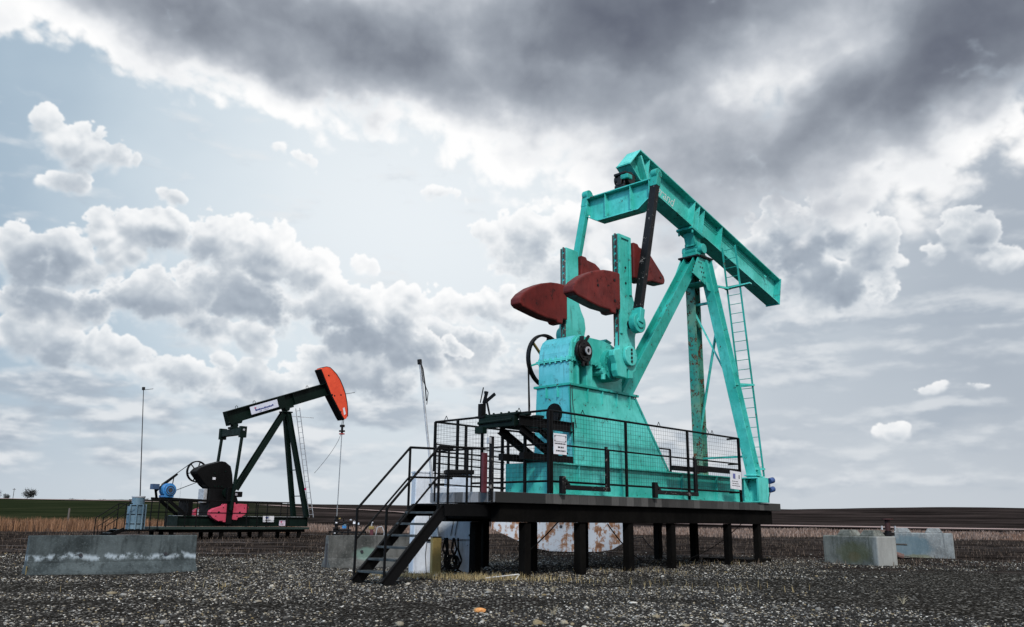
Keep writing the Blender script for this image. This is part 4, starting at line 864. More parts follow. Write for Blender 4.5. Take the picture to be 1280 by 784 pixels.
sign('warning_sign', 'white warning notice with a blank framed heading, tied to the near fence corner', O1, 1.66, -.035, 2.38, .37, .38, SIGNW, [(.005, -.16, .16, .022), (-.06, -.07, .10, .03), (-.125, -.12, .15, .026)], extra=ex1)
def ex2(t):
    MB().box(-.14, -.03, -.0065, -.0045, .03, .15).build('print_logo', mat('indigo_print', f_plain, col=(0.10, 0.11, 0.30), rough=.5), t)
    MB().box(.13, .17, -.0065, -.0045, .04, .13).build('print_mark', INK, t)
sign('warning_sign', 'white notice with a dark blue logo, wired to the right end of the fence', O1, 8.10, -.035, 1.975, .52, .42, SIGNW, [(-.03, -.19, .10, .016), (-.08, -.17, .12, .016), (-.13, -.19, .18, .016)], tilt=R(2), extra=ex2)

# ------------------------------------------------------------------ the smaller dark green pumping unit far left
class ZC(ZB):
    DZ = 0.62
    def build(s, *a, **k):
        s.v = [(x, y, z-0.62) for x, y, z in s.v]; return MB.build(s, *a, **k)
plat2 = thing('steel_platform', 'low dark steel platform with pipe railing under the dark green pumping unit', 'platform', O2, TH)
MB().box(0, 7.17, 0, 2.25, .50, .60).build('deck', mat('dull_green_steel', f_paint, col=(0.010, 0.022, 0.018), fade=(0.02, 0.038, 0.032), rust=.3, rough=.5), plat2, bevel=.01)
MB().box(-1.25, -.01, .3, 1.9, .42, .50).build('side_deck', BLACK, plat2, bevel=.01)
for v in (.12, 1.1, 2.0): MB().box(.5, 7.0, v, v+.13, .38, .497).build('floor_beam', PILEM, plat2)
for u in (.6, 2.85, 4.75, 6.75):
    for v in (.2, 1.15, 2.05):
        b_ = W(O2, u, v); MB().bar((u, v, gz(b_.x, b_.y)-.2), (u, v, .378), .15, .15, (0, 1, 0)).build('pile', PILEM, plat2, bevel=.01)
for (z, w) in ((1.70, .022), (1.20, .014)):
    MB().tube((-.45, .03, z), (6.0, .03, z), w, 8).build('rail', BLACK, plat2); MB().tube((-.45, 2.2, z), (7.0, 2.2, z), w, 8).build('rail', BLACK, plat2)
for u in (-.42, -.1, .25, 1.05, 1.55, 3.9, 4.42, 4.9, 5.95):
    MB().tube((u, .03, .5), (u, .03, 1.70), .024, 8).build('rail_post', BLACK, plat2)
for u in (-.4, 1.2, 2.8, 4.2, 5.6, 6.95): MB().tube((u, 2.2, .5), (u, 2.2, 1.70), .02, 8).build('rail_post', BLACK, plat2)
st2 = thing('steel_stair', 'small black steel stair with bent handrails at the left end of the low platform', 'stairs', W(O2, -1.25, .5, 0.0), TH)
g0 = gz(*W(O2, -2, .5).xy)
for v in (0, .75):
    MB().bar((-.85, v, g0), (0, v, .50), .03, .15).build('stringer', BLACK, st2)
    MB().path([(-.85, v, g0), (-.85, v, .95), (-.62, v, 1.10), (0, v, 1.52), (.25, v, 1.52)], .02, 7).build('handrail', BLACK, st2, smooth=True)
    MB().path([(-.72, v, g0+.05), (-.72, v, .62), (0, v, 1.12)], .016, 7).build('mid_rail', BLACK, st2, smooth=True)
    MB().tube((0, v, .4), (0, v, 1.52), .02, 7).build('rail_post', BLACK, st2)
for k in range(3): MB().box(-.78+.26*k, -.58+.26*k, .02, .73, g0+.10+.13*k, g0+.13+.13*k).build('tread', TREAD, st2)

p2 = thing('pumpjack', 'smaller dark green pumping unit with an orange red horse head, far left', 'pumpjack', O2+Vector((0, 0, .62)), TH)
k = ZC(); k.ibeam((.9, .42, .84), (7.26, .42, .84), .42, .16, .03, .02); k.ibeam((.9, 1.43, .84), (7.26, 1.43, .84), .42, .16, .03, .02); k.box(.885, .899, .34, 1.51, .625, 1.05); k.box(7.262, 7.275, .34, 1.51, .625, 1.05); k.build('skid', DGREEN, p2, bevel=.005)
k = ZC(); k.box(.95, 2.3, .5, 1.35, 1.055, 1.07); k.box(3.9, 7.2, .50, 1.35, 1.055, 1.07); k.build('walkway_plate', GALV, p2)
k = ZC(); k.poly8([(2.28, .45, 1.06), (3.92, .45, 1.06), (3.92, 1.4, 1.06), (2.28, 1.4, 1.06), (2.32, .55, 2.24), (3.50, .55, 2.24), (3.50, 1.3, 2.24), (2.32, 1.3, 2.24)]); k.build('pedestal', BLACK, p2, bevel=.015)
k = ZC(); k.prism([(1.66, 2.95), (1.80, 3.10), (2.12, 3.24), (2.80, 3.44), (2.98, 3.42), (3.25, 3.24), (3.36, 2.9), (3.46, 2.242), (2.32, 2.242), (2.12, 2.38), (1.70, 2.84)], .60, 1.26); k.build('gearbox', BLACK, p2, bevel=.03)
k = ZC()
for u, z in ((2.55, 2.34), (2.72, 2.34), (2.88, 2.34), (2.5, 2.9), (3.0, 3.0)): k.disc((u, z), .035, .575, .60, 10)
k.disc((3.12, 2.05), .22, .42, .60, 20); k.build('case_fitting', DGREEN, p2)
k = ZC(); k.box(3.42, 3.88, .5, 1.3, 1.9, 2.14); k.build('brake_housing', BLACK, p2, bevel=.03)
MB().box(2.42, 2.56, .592, .597, 2.62-.62, 2.72-.62).build('decal', SIGNW, p2); MB().box(3.52, 3.62, .492, .497, 1.96-.62, 2.07-.62).build('decal', SIGNW, p2)
k = ZC(); k.box(2.12, 2.29, .7, 1.2, 1.62, 2.22); k.build('oil_reservoir', GALV, p2, bevel=.02)
k = ZC(); fc = (2.10, 2.98); k.ring(fc, .47, .42, 1.42, 1.54, 44); k.disc(fc, .07, 1.40, 1.58, 14); fly2 = k.build('flywheel', BLACK, p2, smooth=True)
for q_ in range(6):
    a = R(14+60*q_); k = ZC(); k.bar((fc[0], 1.48, fc[1]), (fc[0]+.43*math.cos(a), 1.48, fc[1]+.43*math.sin(a)), .035, .05, (0, 1, 0)); k.build('spoke', BLACK, fly2)
for v0, v1, sg in ((.10, .26, -1), (1.58, 1.74, 1)):
    k = ZC(); k.prism([(2.93, 2.30), (3.28, 2.30), (3.30, 2.0), (3.24, 1.8), (3.24, .72), (2.93, .72), (2.93, 1.8), (2.90, 2.0)], v0, v1); ca = k.build('crank_arm', BLACK, p2, bevel=.015)
    a, b = v0-.05, v1+.05
    for poly in ([(2.16, 1.20), (2.20, 1.30), (2.34, 1.38), (2.75, 1.50), (2.80, 1.58), (2.925, 1.58), (2.925, .80), (2.80, .80), (2.78, .86), (2.58, .84), (2.30, .98), (2.18, 1.10)],
                 [(3.245, 1.66), (3.32, 1.66), (3.34, 1.56), (3.58, 1.60), (3.88, 1.58), (3.98, 1.46), (3.94, 1.28), (3.84, 1.14), (3.66, 1.02), (3.50, 1.00), (3.46, .90), (3.32, .90), (3.245, .92)]):
        k = ZC(); k.prism(poly, a, b); cw = k.build('counterweight', PINK, p2, bevel=.02)
        cu_ = sum(q[0] for q in poly)/len(poly); k = ZC(); k.disc((cu_, 1.22), .05, a-.004, a, 12).disc((cu_+.2, 1.42), .025, a-.004, a, 8).disc((cu_-.12, 1.06), .025, a-.004, a, 8); k.each('bolt_hole', GREASE, cw)
    vp = v0-.09 if sg < 0 else v1+.09
    k = ZC(); k.bar((3.08, vp, 1.30), (3.36, vp, 4.86), .10, .13, (0, 1, 0)); k.build('pitman_arm', DGREEN, p2, bevel=.01)
k = ZC(); k.box(3.24, 3.48, -.02, 1.86, 4.62, 4.92); k.box(3.20, 3.52, -.06, .10, 4.50, 5.0); k.box(3.20, 3.52, 1.74, 1.90, 4.50, 5.0); k.build('equaliser', DGREEN, p2, bevel=.01)
for v in (-.075, 1.915): k = ZC(); k.disc((3.36, 4.84), .05, v-.01, v+.01, 12); k.build('pin', GALV, p2)
b_a = math.radians(20.3); B0 = Vector((2.87, 0, 5.67)); bd2 = Vector((math.cos(b_a), 0, math.sin(b_a))); bn2 = Vector((-bd2.z, 0, bd2.x))
def b2(s_, t): q = B0+bd2*s_-bn2*t; return (q.x, q.z)
k = ZC(); V2 = .93
k.prism([b2(0, 0), b2(5.55, 0), b2(5.55, .03), b2(0, .03)], V2-.17, V2+.17); k.prism([b2(.25, .58), b2(5.70, .58), b2(5.70, .61), b2(.25, .61)], V2-.17, V2+.17); k.prism([b2(0, .03), b2(5.55, .03), b2(5.70, .58), b2(.25, .58), b2(0, .45)], V2-.012, V2+.012)
k.prism([b2(0, .03), b2(.02, .03), b2(.02, .66), b2(0, .66)], V2-.17, V2+.17); wb2 = k.build('walking_beam', DGREEN, p2, bevel=.005)
k = ZC()
for s_ in (2.55, 3.1, 3.6): k.prism([b2(s_, .03), b2(s_+.02, .03), b2(s_+.02, .58), b2(s_, .58)], V2-.16, V2+.16)
k.each('web_stiffener', DGREEN, wb2)
k = ZC(); k.prism([b2(2.62, .04), b2(3.08, .04), b2(3.14, .57), b2(2.68, .57)], V2-.165, V2-.12); k.build('centre_plate', DGREEN, wb2)
for s_ in (1.55, 4.55, .62):
    a = b2(s_, -.0); d = .055; k = ZC(); k.path([(a[0]-d, V2, a[1]), (a[0]-d, V2, a[1]+.09), (a[0], V2, a[1]+.13), (a[0]+d, V2, a[1]+.09), (a[0]+d, V2, a[1])], .012, 6); k.build('lifting_eye', DGREEN, wb2)
k = ZC(); k.box(3.20, 3.62, V2-.18, V2+.18, 4.93, 5.02); k.disc((3.42, 5.10), .12, V2-.16, V2+.16, 18); k.prism([(3.1, 5.2), (3.75, 5.40), (3.7, 5.22), (3.2, 5.1)], V2-.16, V2+.16); k.build('tail_bearing', DGREEN, p2, bevel=.01)
bp_ = thing('name_board', 'white name board with small dark print on the dark green walking beam', 'sign', (0, 0, 0), 0)
ctr = b2(1.92, .28); wpos = W(O2, ctr[0], V2-.185, ctr[1]); bp_.location = wpos; bp_.rotation_euler = (0, -b_a, TH)
MB().box(-.74, .74, -.006, .006, -.185, .185).build('panel', mat('pale_lilac_board', f_plain, col=(0.56, 0.58, 0.68), rough=.4, var=.08, scale=4), bp_)
k = MB(); rr_ = random.Random(4)
x = -.46
while x < .36: l = rr_.uniform(.04, .09); k.box(x, x+l*.86, -.010, -.007, -.075, -.075+rr_.uniform(.06, .085)); x += l
k.box(-.5, -.44, -.010, -.007, -.08, .03); k.box(-.3, -.18, -.010, -.007, -.15, -.12); k.box(-.1, .2, -.010, -.007, -.14, -.125); k.build('print', INKB, bp_)
k = MB(); k.prism([(-.54, .10), (-.42, .10), (-.48, .02)], -.010, -.007); k.build('print_emblem', INKR, bp_); k = MB(); k.disc((.44, -.02), .045, -.010, -.007, 12); k.build('print_dot', INKB, bp_)
# horse head
HP = [(7.72, 8.24), (7.80, 8.34), (8.00, 8.43), (8.22, 8.42), (8.42, 8.30), (8.66, 8.12), (8.89, 7.86), (9.10, 7.52), (9.27, 7.16), (9.39, 6.76), (9.46, 6.36), (9.475, 6.05), (9.40, 5.93), (9.27, 5.90), (9.14, 6.05), (8.36, 7.12)]
k = ZC(); k.prism(HP, V2-.24, V2+.24); hh_ = k.build('horse_head', ORANGE, p2, bevel=.01)
k = ZC()
rim = [(7.70, 8.26), (8.36, 7.10), (9.14, 6.03), (9.27, 5.88)]
for a, b in zip(rim[:-1], rim[1:]): k.bar((a[0], V2, a[1]), (b[0], V2, b[1]), .50, .05, (0, 1, 0)) if False else k.prism([(a[0]-.03, a[1]-.03), (a[0]+.03, a[1]+.02), (b[0]+.03, b[1]+.02), (b[0]-.03, b[1]-.03)], V2-.255, V2+.255)
k.build('head_back_flange', BLACK, hh_)
k = ZC()
arc = HP[1:12]
for a, b in zip(arc[:-1], arc[1:]): k.prism([(a[0]-.01, a[1]), (a[0]+.03, a[1]+.01), (b[0]+.03, b[1]+.01), (b[0]-.01, b[1])], V2-.25, V2+.25)
k.build('head_track', BLACK, hh_)
k = ZC()
for u, z in ((9.0, 7.1), (8.62, 7.02), (8.48, 7.05), (9.05, 6.25), (8.2, 8.0)): k.disc((u, z), .045, V2-.246, V2-.24, 10)
k.each('bolt_hole', GREASE, hh_)
k = ZC(); k.prism([(9.16, 6.45), (9.26, 6.50), (9.36, 6.18), (9.26, 6.10)], V2-.247, V2-.241); k.build('white_patch', SIGNW, hh_)
k = ZC(); k.tube((8.9, V2, 7.1), (9.95, V2-.1, 7.35), .014, 6); k.build('antler_rod', GREASE, hh_)
k = ZC(); k.tube((9.43, V2-.06, 6.2), (9.36, V2-.06, 5.62), .014, 6); k.tube((9.43, V2+.06, 6.2), (9.36, V2+.06, 5.62), .014, 6); k.build('bridle', WIRE, p2)
k = ZC(); k.box(9.28, 9.44, V2-.1, V2+.1, 5.52, 5.64); k.tube((9.36, V2, 5.2), (9.36, V2, 5.55), .06, 10); k.box(9.25, 9.47, V2-.11, V2+.11, 5.28, 5.36); k.build('carrier_bar', GREASE, p2)
k = ZC(); k.box(9.26, 9.46, V2-.10, V2+.10, 5.15, 5.21); k.build('clamp', mat('red_clamp', f_plain, col=(0.3, 0.03, 0.03)), p2)
k = ZC(); k.tube((9.36, V2, 5.55), (9.34, V2, 1.12), .022, 8); k.build('polished_rod', STEEL, p2, smooth=True)
# loose line swinging from the carrier bar
pts = [(9.32, V2, 5.2)]
for t in np.linspace(.1, 1, 9): pts.append((9.32-1.45*t, V2, 5.2-2.05*t**.75-.0))
ZC().path(pts, .010, 5).build('loose_line', WIRE, p2)
# Samson post of the small unit
k = ZC(); k.box(5.80, 6.30, V2-.22, V2+.22, 5.93, 5.99); k.disc((6.02, 6.12), .12, V2-.2, V2+.2, 16); q = b2(3.22, .64); k.bar((q[0]-.2, V2, q[1]-.07), (q[0]+.25, V2, q[1]+.08), .34, .08); k.build('saddle_bearing', DGREEN, p2, bevel=.01)
k = ZC(); k.ibeam((5.92, V2, 5.90), (3.72, V2, 2.24), .26, .24, .02, .02, (0, 1, 0)); k.build('samson_post_leg', DGREEN, p2)
for sg in (-1, 1):
    k = ZC(); k.ibeam((6.10, V2+sg*.14, 5.92), (7.22, V2+sg*.56, 1.06), .20, .20, .018, .016, (1, 0, 0)); k.build('samson_post_leg', DGREEN, p2)
for t in (.55, .8):
    a = Vector((6.10, V2-.14, 5.92)).lerp(Vector((7.22, V2-.56, 1.06)), t); b = Vector((6.10, V2+.14, 5.92)).lerp(Vector((7.22, V2+.56, 1.06)), t); k = ZC(); k.bar(a, b, .04, .04); k.build('brace', DGREEN, p2)
LA, LB_ = Vector((6.36, .25, 6.15)), Vector((7.50, .22, 1.05))
for dv in (0, .34): k = ZC(); k.bar(LA+Vector((0, dv, 0)), LB_+Vector((0, dv, 0)), .02, .04, (0, 1, 0)); k.build('ladder_rail', GALV, p2)
for q_ in range(20): c_ = LA.lerp(LB_, (q_+.5)/20); k = ZC(); k.tube(c_, c_+Vector((0, .34, 0)), .010, 5, cap=False); k.build('ladder_rung', GALV, p2)
k = ZC(); k.bar((6.2, .6, 5.75), (7.1, .1, 5.72), .03, .03); k.build('ladder_bracket', GALV, p2)
ZC().box(6.98, 7.05, .28, .33, 2.3, 2.4).build('red_tag', INKR, p2)
# motor and its bracket
k = ZC(); k.disc((.45, 2.10), .29, .40, .80, 28); k.disc((.45, 2.10), .22, .34, .40, 24); k.box(.25, .65, .4, .95, 1.80, 1.9); mo = k.build('motor', BLUE, p2, bevel=.015, smooth=True)
k = ZC(); k.disc((.45, 2.10), .10, .325, .34, 14); k.ring((.45, 2.10), .18, .14, .33, .34, 24); k.build('fan_grille', INK, mo)
k = ZC(); k.box(-.28, .02, .45, .70, 2.12, 2.34); k.build('switch_box', mat('slate_blue_box', f_plain, col=(0.03, 0.06, 0.12), rough=.5), p2, bevel=.01)
k = ZC(); k.bar((-.02, .7, 2.05), (.85, .7, 2.80), .05, .09); k.bar((.1, .8, 1.75), (-.08, .6, 2.15), .08, .08); k.tube((.62, .6, 2.2), (.66, .6, 2.62), .02, 6); k.build('belt_guard_arm', BLACK, p2)
k = ZC(); k.bar((.1, .5, 1.76), (2.3, .5, 1.70), .1, .10); k.bar((.1, 1.3, 1.76), (2.3, 1.3, 1.70), .1, .10); k.bar((.50, .5, 1.68), (1.30, .5, 1.08), .10, .12); k.bar((.50, 1.3, 1.68), (1.30, 1.3, 1.08), .10, .12); k.box(1.35, 1.55, .45, 1.35, 1.06, 1.66); k.build('motor_bracket', BLACK, p2)
for a, b in (((.55, 1.48, 2.36), (1.78, 1.48, 3.32)), ((.55, 1.48, 1.86), (2.2, 1.48, 2.53))): k = ZC(); k.tube(a, b, .016, 6); k.build('belt', RUBBER, p2)
k = ZC(); k.tube((1.78, .4, 1.1), (1.78, .4, 1.35), .05, 8); k.tube((1.45, 1.5, 1.1), (1.45, 1.5, 2.5), .006, 4); k.build('breather_pipe', GALV, p2)
for u, w, h, z, lab, mm in ((5.17, .56, .27, .955, 'white notice with a dark blue logo on the skid of the dark green unit', SIGNW), (5.9, .32, .24, .78, 'small pinkish notice right of the white one on the far skid', mat('pink_white_board', f_plain, col=(.55, .45, .55), rough=.4, var=.1))):
    t = thing('skid_notice', lab, 'sign', W(O2, u, .325, z), TH); MB().box(-w/2, w/2, -.006, .006, -h/2, h/2).build('panel', mm, t)
    k = MB(); k.box(-w*.28, -w*.04, -.009, -.0065, h*.08, h*.34); k.build('print_logo', INKB if w > .4 else INKR, t); k = MB(); k.box(-w*.3, w*.2, -.009, -.0065, -h*.25, -h*.12); k.build('print', INK, t)
# tank, mast
tk = thing('chemical_tank', 'pale blue cylindrical tank with a narrow neck beside the small unit', 'tank', W(O2, -.62, 1.0, .50), TH)
MB().tube((0, 0, 0), (0, 0, .95), .34, 24).build('tank_body', PALEBLUE, tk, bevel=.02, smooth=True); MB().tube((.05, 0, .951), (.05, 0, 1.28), .25, 20).build('neck', PALEBLUE, tk, bevel=.02, smooth=True); MB().tube((.05, 0, 1.28), (.05, 0, 1.33), .27, 20).build('lid', GALV, tk)
for a in (-1.9, -1.2, -.5, -2.6): MB().tube((.37*math.cos(a), .37*math.sin(a), 0), (.37*math.cos(a), .37*math.sin(a), 1.0), .035, 8).build('side_pipe', PALEBLUE, tk)
for z in (.22, .60, .95): k = MB(); i = 0; k.path([(.36*math.cos(a), .36*math.sin(a), z) for a in np.linspace(0, 6.28, 17)], .013, 5); k.build('band', BLACK, tk)
am = thing('antenna_mast', 'thin tall antenna mast with a short arm standing behind the pale blue tank', 'antenna', W(O2, -.13, 1.6, .3), TH)
am.rotation_euler = (0, R(-4.6), TH)
MB().tube((0, 0, 0), (0, 0, 6.15), .028, 8, r2=.016).build('mast', WIRE, am); MB().tube((-.02, 0, 6.05), (.42, 0, 6.12), .012, 6).build('arm', WIRE, am); MB().box(-.05, .05, -.05, .05, 6.05, 6.18).build('head_box', WIRE, am)
# wellhead with its valves
wx = W(O2, 9.34, V2); gw = gz(wx.x, wx.y)
wh = thing('wellhead', 'dark wellhead stack under the polished rod with blue, white and yellow valves', 'wellhead', (wx.x, wx.y, gw), 0)
k = MB(); k.tube((0, 0, 0), (0, 0, 1.0), .085, 12)
for z, r in ((.1, .17), (.3, .15), (.42, .18), (.6, .13), (.78, .15), (.95, .12)): k.tube((0, 0, z), (0, 0, z+.06), r, 14)
k.build('stack', GREASE, wh, smooth=True)
k = MB(); k.tube((-.15, 0, .36), (.75, -.1, .36), .05, 8); k.tube((0, 0, .62), (.62, -.1, .62), .045, 8); k.tube((.62, -.1, .62), (.62, -.1, .1), .045, 8); k.tube((.35, -.05, .62), (.35, -.05, .95), .03, 8); k.box(-.35, 1.5, -.12, -.04, .22, .30); k.box(-.2, 1.5, -.12, -.04, .02, .08)
for x in (-.3, .3, .95, 1.45): k.box(x, x+.05, -.12, -.05, 0, .3)
k.build('flow_line', GREASE, wh)
for x, z, w, m_ in ((.42, .50, .20, BLUE), (.45, .58, .12, PALEBLUE), (.95, .72, .22, SIGNW), (1.08, .66, .14, CABINET), (.17, .90, .09, YELLOW), (.72, .84, .1, GALV), (.02, .7, .09, SIGNW), (-.03, .2, .08, GALV)):
    MB().box(x-w/2, x+w/2, -.16, -.05, z-w*.35, z+w*.35).build('valve_body', m_, wh, bevel=.01)
for x, z in ((.9, .85), (.45, .75), (1.2, .5)): MB().ring((x, z), .09, .065, -.17, -.14, 16).build('hand_wheel', GREASE, wh)
ex = thing('valve_stand', 'small red and yellow valve stand with grey pipes right of the wellhead', 'valve', (wx.x+1.78, wx.y-.2, gw), 0)
MB().box(-.07, .09, -.07, .07, 0, .40).build('base', MAROON, ex, bevel=.02); MB().box(-.13, .12, -.08, .08, .40, .55).build('valve_body', YELLOW, ex, bevel=.02); MB().tube((0, 0, .55), (0, 0, .72), .025, 8).build('stem', GALV, ex); MB().tube((0, 0, .72), (0, 0, .76), .07, 10).build('knob', SIGNW, ex)
MB().path([(.2, 0, .05), (.28, 0, .5), (.5, 0, .55), (.62, 0, .3), (.62, 0, 0)], .022, 6).build('pipe', GALV, ex)

# ------------------------------------------------------------------ concrete barriers and blocks
def barrier(label, x, y, phi, L, H, m, end_m=None, group=None, foot=.56):
    g = gz(x+L/2*math.cos(R(phi)), y+L/2*math.sin(R(phi)))
    t = thing('concrete_barrier', label, 'barrier', (x, y, g-.03), R(phi), group)
    k = H/.7; prof = [(0, 0), (.02, .07*k), (.17, .24*k), (.205, .70*k), (.355, .70*k), (.39, .24*k), (.54, .07*k), (foot, 0)]
    mb = MB(); i = 0; n = len(prof); sl = [0.0]+[L*q/12 for q in range(1, 12)]+[L]
    for xx in sl: mb.v += [(xx, a+random.uniform(-.004, .004), b+random.uniform(-.003, .003)) for a, b in prof]
    for s_ in range(12):
        for q in range(n): mb.f.append((s_*n+q, s_*n+(q+1) % n, (s_+1)*n+(q+1) % n, (s_+1)*n+q))
    mb.f.append(tuple(range(n))); mb.f.append(tuple(12*n+q for q in range(n))[::-1])
    mb.build('barrier_body', m, t, bevel=.012)
    for xx in (L*.29, L*.80): MB().tube((xx, .155, H*.52), (xx, .19, H*.52), .032, 12).build('lifting_hole', INK, t)
    return t
bl = barrier('long concrete barrier at far left with a white smear along its side', -8.10, 14.95, 38, 2.85, .70,
    mat('barrier_concrete_smeared', f_concrete, a=(0.075, 0.092, 0.097), d=(0.024, 0.031, 0.033), band=(.33, .075, (0.36, 0.42, 0.47))))
MB().prism([(-.004, .06), (-.001, .06), (-.001, .20), (-.004, .20)], .06, .16).build('yellow_stripe', YELLOW, bl)
MB().box(.7, 1.9, -.012, .0, .0, .028).build('grout_strip', GALV, bl)
bm_ = barrier('concrete barrier behind the foot of the stair with a dark slot in its rounded end', -3.62, 17.95, 33, 2.55, .68,
    mat('barrier_concrete_grey', f_concrete, a=(0.12, 0.12, 0.115), d=(0.04, 0.042, 0.04), stain=[((0.16, 0.26, 0.22), .9, .35, .3, .14, .6)]))
MB().box(-.012, .001, .215, .29, .04, .52).build('end_slot', INK, bm_)
def lego(label, x, y, phi, m, L=1.62, Wd=.62, H=.64):
    t = thing('concrete_block', label, 'block', (x, y, gz(x, y)-.03), R(phi), 'stacking blocks on the right')
    b = MB(); b.box(-L, 0, 0, Wd, 0, H)
    bb = b.build('block_body', m, t, bevel=.03)
    for xx in (-L*.66, -L*.24):
        a = MB(); w, w2, h = .24, .15, .14
        a.poly8([(xx-w, .12, H), (xx+w, .12, H), (xx+w, Wd-.12, H), (xx-w, Wd-.12, H), (xx-w2, .18, H+h), (xx+w2, .18, H+h), (xx+w2, Wd-.18, H+h), (xx-w2, Wd-.18, H+h)]); a.build('knob', m, t, bevel=.02)
    return t
lego('mossy concrete block with two knobs, the nearer one left of the dark pipe', 8.65, 20.75, -66, mat('block_concrete_mossy', f_concrete, a=(0.20, 0.205, 0.185), d=(0.06, 0.064, 0.055), stain=[((0.095, 0.10, 0.045), -.75, .6, .30, .28, .55), ((0.12, 0.08, 0.03), -.75, .22, .22, .12, .35), ((0.33, 0.33, 0.32), .0, .16, .35, .45, .55)]), L=1.75, H=.70)  # last entry makes the end face paler
lego('concrete block with a blue painted side, the farther one right of the dark pipe', 12.75, 25.3, -24, mat('block_concrete_blue', f_concrete, a=(0.27, 0.28, 0.275), d=(0.11, 0.115, 0.115), stain=[((0.075, 0.125, 0.15), -1.15, .62, .36, .36, .7), ((0.15, 0.14, 0.07), -1.0, .5, .02, .12, .6)]), L=2.0, Wd=.68, H=.74)
# capped wellhead pipe between the blocks
x_, y_ = 9.45, 21.95
cp = thing('capped_wellhead', 'dark rusty capped well pipe with a red top flange between the two concrete blocks', 'wellhead', (x_, y_, gz(x_, y_)), 0)
k = MB(); k.tube((0, 0, 0), (0, 0, .78), .085, 14); k.tube((0, 0, .55), (0, 0, .62), .16, 16); k.tube((0, 0, .66), (0, 0, .74), .15, 16); k.tube((0, 0, .28), (0, 0, .36), .14, 14); k.build('casing', GREASE, cp, smooth=True)
k = MB(); k.tube((0, 0, .78), (0, 0, 1.05), .065, 12); k.tube((0, 0, 1.05), (0, 0, 1.08), .15, 14); k.build('top_flange', mat('faded_red_iron', f_plain, col=(0.035, 0.010, 0.010), rough=.7), cp, smooth=True)
MB().tube((0, 0, .46), (.42, -.05, .45), .022, 8).build('side_pipe', GREASE, cp); MB().tube((0, 0, .14), (.45, -.05, .14), .035, 8).build('side_pipe', GREASE, cp)
MB().tube((.12, -.02, .22), (.30, -.04, .16), .07, 10).build('bull_plug', mat('rust_pink_iron', f_plain, col=(0.12, 0.07, 0.06), rough=.8), cp, smooth=True)
for xx in (-.16, .17): MB().bar((xx, -.03, .80), (xx, -.03, .9), .035, .035, (0, 1, 0)).build('stud_bolt', GALV, cp)
# discarded horse head lying behind the platform
hx, hy = 1.55, 27.6
hd = thing('discarded_horse_head', 'rusty white horse head plate lying on the ground behind the platform', 'horse head', (hx, hy, gz(hx, hy)-.02), R(3))
out_ = [(-2.12, .96), (-2.12, .70), (-1.36, .37), (-.72, .12), (-.3, .035), (.4, .02), (1.27, .03), (1.67, .10), (2.04, .32), (2.12, .58), (2.06, .86), (1.9, .98), (1.4, 1.0), (.4, .97), (-.8, .93)]
MB().prism(out_, -.03, .0).build('side_plate', RUSTW, hd, bevel=.006); MB().prism(out_, .36, .39).build('side_plate', RUSTW, hd, bevel=.006)
k = MB(); low = out_[1:10]
for a, b in zip(low[:-1], low[1:]): k.prism([(a[0]*.985, a[1]+.03), (a[0]*.985, a[1]+.055), (b[0]*.985, b[1]+.055), (b[0]*.985, b[1]+.03)], .001, .359)
k.build('curved_face', mat('rust_brown_iron', f_plain, col=(0.10, 0.05, 0.03), rough=.85), hd)
MB().disc((.05, .78), .05, -.036, -.031, 12).build('pin_hole', INK, hd)
MB().path([(2.15, -.1, .02), (2.3, -.1, .45), (2.6, -.1, .5), (2.85, -.1, .2), (3.1, -.1, .0)], .02, 6).build('hook_cable', GREASE, hd)
# ------------------------------------------------------------------ electrical gear left of the platform
def atg(x, y): return (x, y, gz(x, y)-.02)
wp = thing('white_pedestal', 'tall narrow white sheet metal pedestal behind the stair', 'pedestal', atg(-1.58, 16.55), R(20))
MB().box(-.23, .23, -.0, .34, .0, 1.86).build('cabinet_body', WHITEP, wp, bevel=.02); MB().box(-.24, .24, -.015, .355, 1.862, 1.89).build('cap', WHITEP, wp)
MB().bar((.02, -.03, 1.64), (.2, -.03, 1.63), .03, .035).build('handle', GREASE, wp); MB().bar((.02, -.03, .62), (.2, -.03, .62), .03, .035).build('handle', GREASE, wp); MB().path([(.06, -.012, 1.1), (.03, -.014, .7), (.0, -.014, .35), (.03, -.014, .0)], .007, 5).build('cable', WIRE, wp)
yp = thing('yellow_post', 'short dirty yellow square post against the white pedestal', 'post', atg(-1.36, 16.32), R(20)); MB().box(-.085, .085, -.06, .10, 0, .68).build('post_body', YELLOW, yp, bevel=.012); MB().box(-.09, .09, -.065, .105, .68, .70).build('post_cap', GREASE, yp)
ec = thing('electrical_cabinet', 'blue grey electrical cabinet on a stand with hanging black cables, behind the landing', 'cabinet', atg(-1.02, 16.9), R(14))
MB().box(-.36, .30, 0, .36, .62, 1.62).build('cabinet_body', CABINET, ec, bevel=.02); MB().box(-.22, .28, .02, .30, 1.621, 1.86).build('meter_housing', CABINET, ec, bevel=.02); MB().box(-.24, .32, -.02, .3, 1.862, 1.95).build('meter_hood', BLACK, ec, bevel=.02)
MB().box(.02, .28, .03, .3, .0, .618).build('stand', CABINET, ec, bevel=.01); MB().box(-.30, .34, .05, .3, -.0, .05).build('sill', PILEM, ec)
MB().bar((.30, -.012, .66), (.24, -.02, .72), .03, .03).build('latch', GREASE, ec)
rc_ = random.Random(3)
for q in range(7):
    x0 = rc_.uniform(-.25, .02); k = MB(); k.path([(x0, -.06, .66), (x0+rc_.uniform(-.05, .05), -.10, .45), (x0+rc_.uniform(-.12, .1), -.13, .25), (x0+rc_.uniform(-.12, .12), -.1, .08), (x0+rc_.uniform(-.2, .25), -.16, .03)], .018, 6); k.build('hanging_cable', RUBBER, ec, smooth=True)
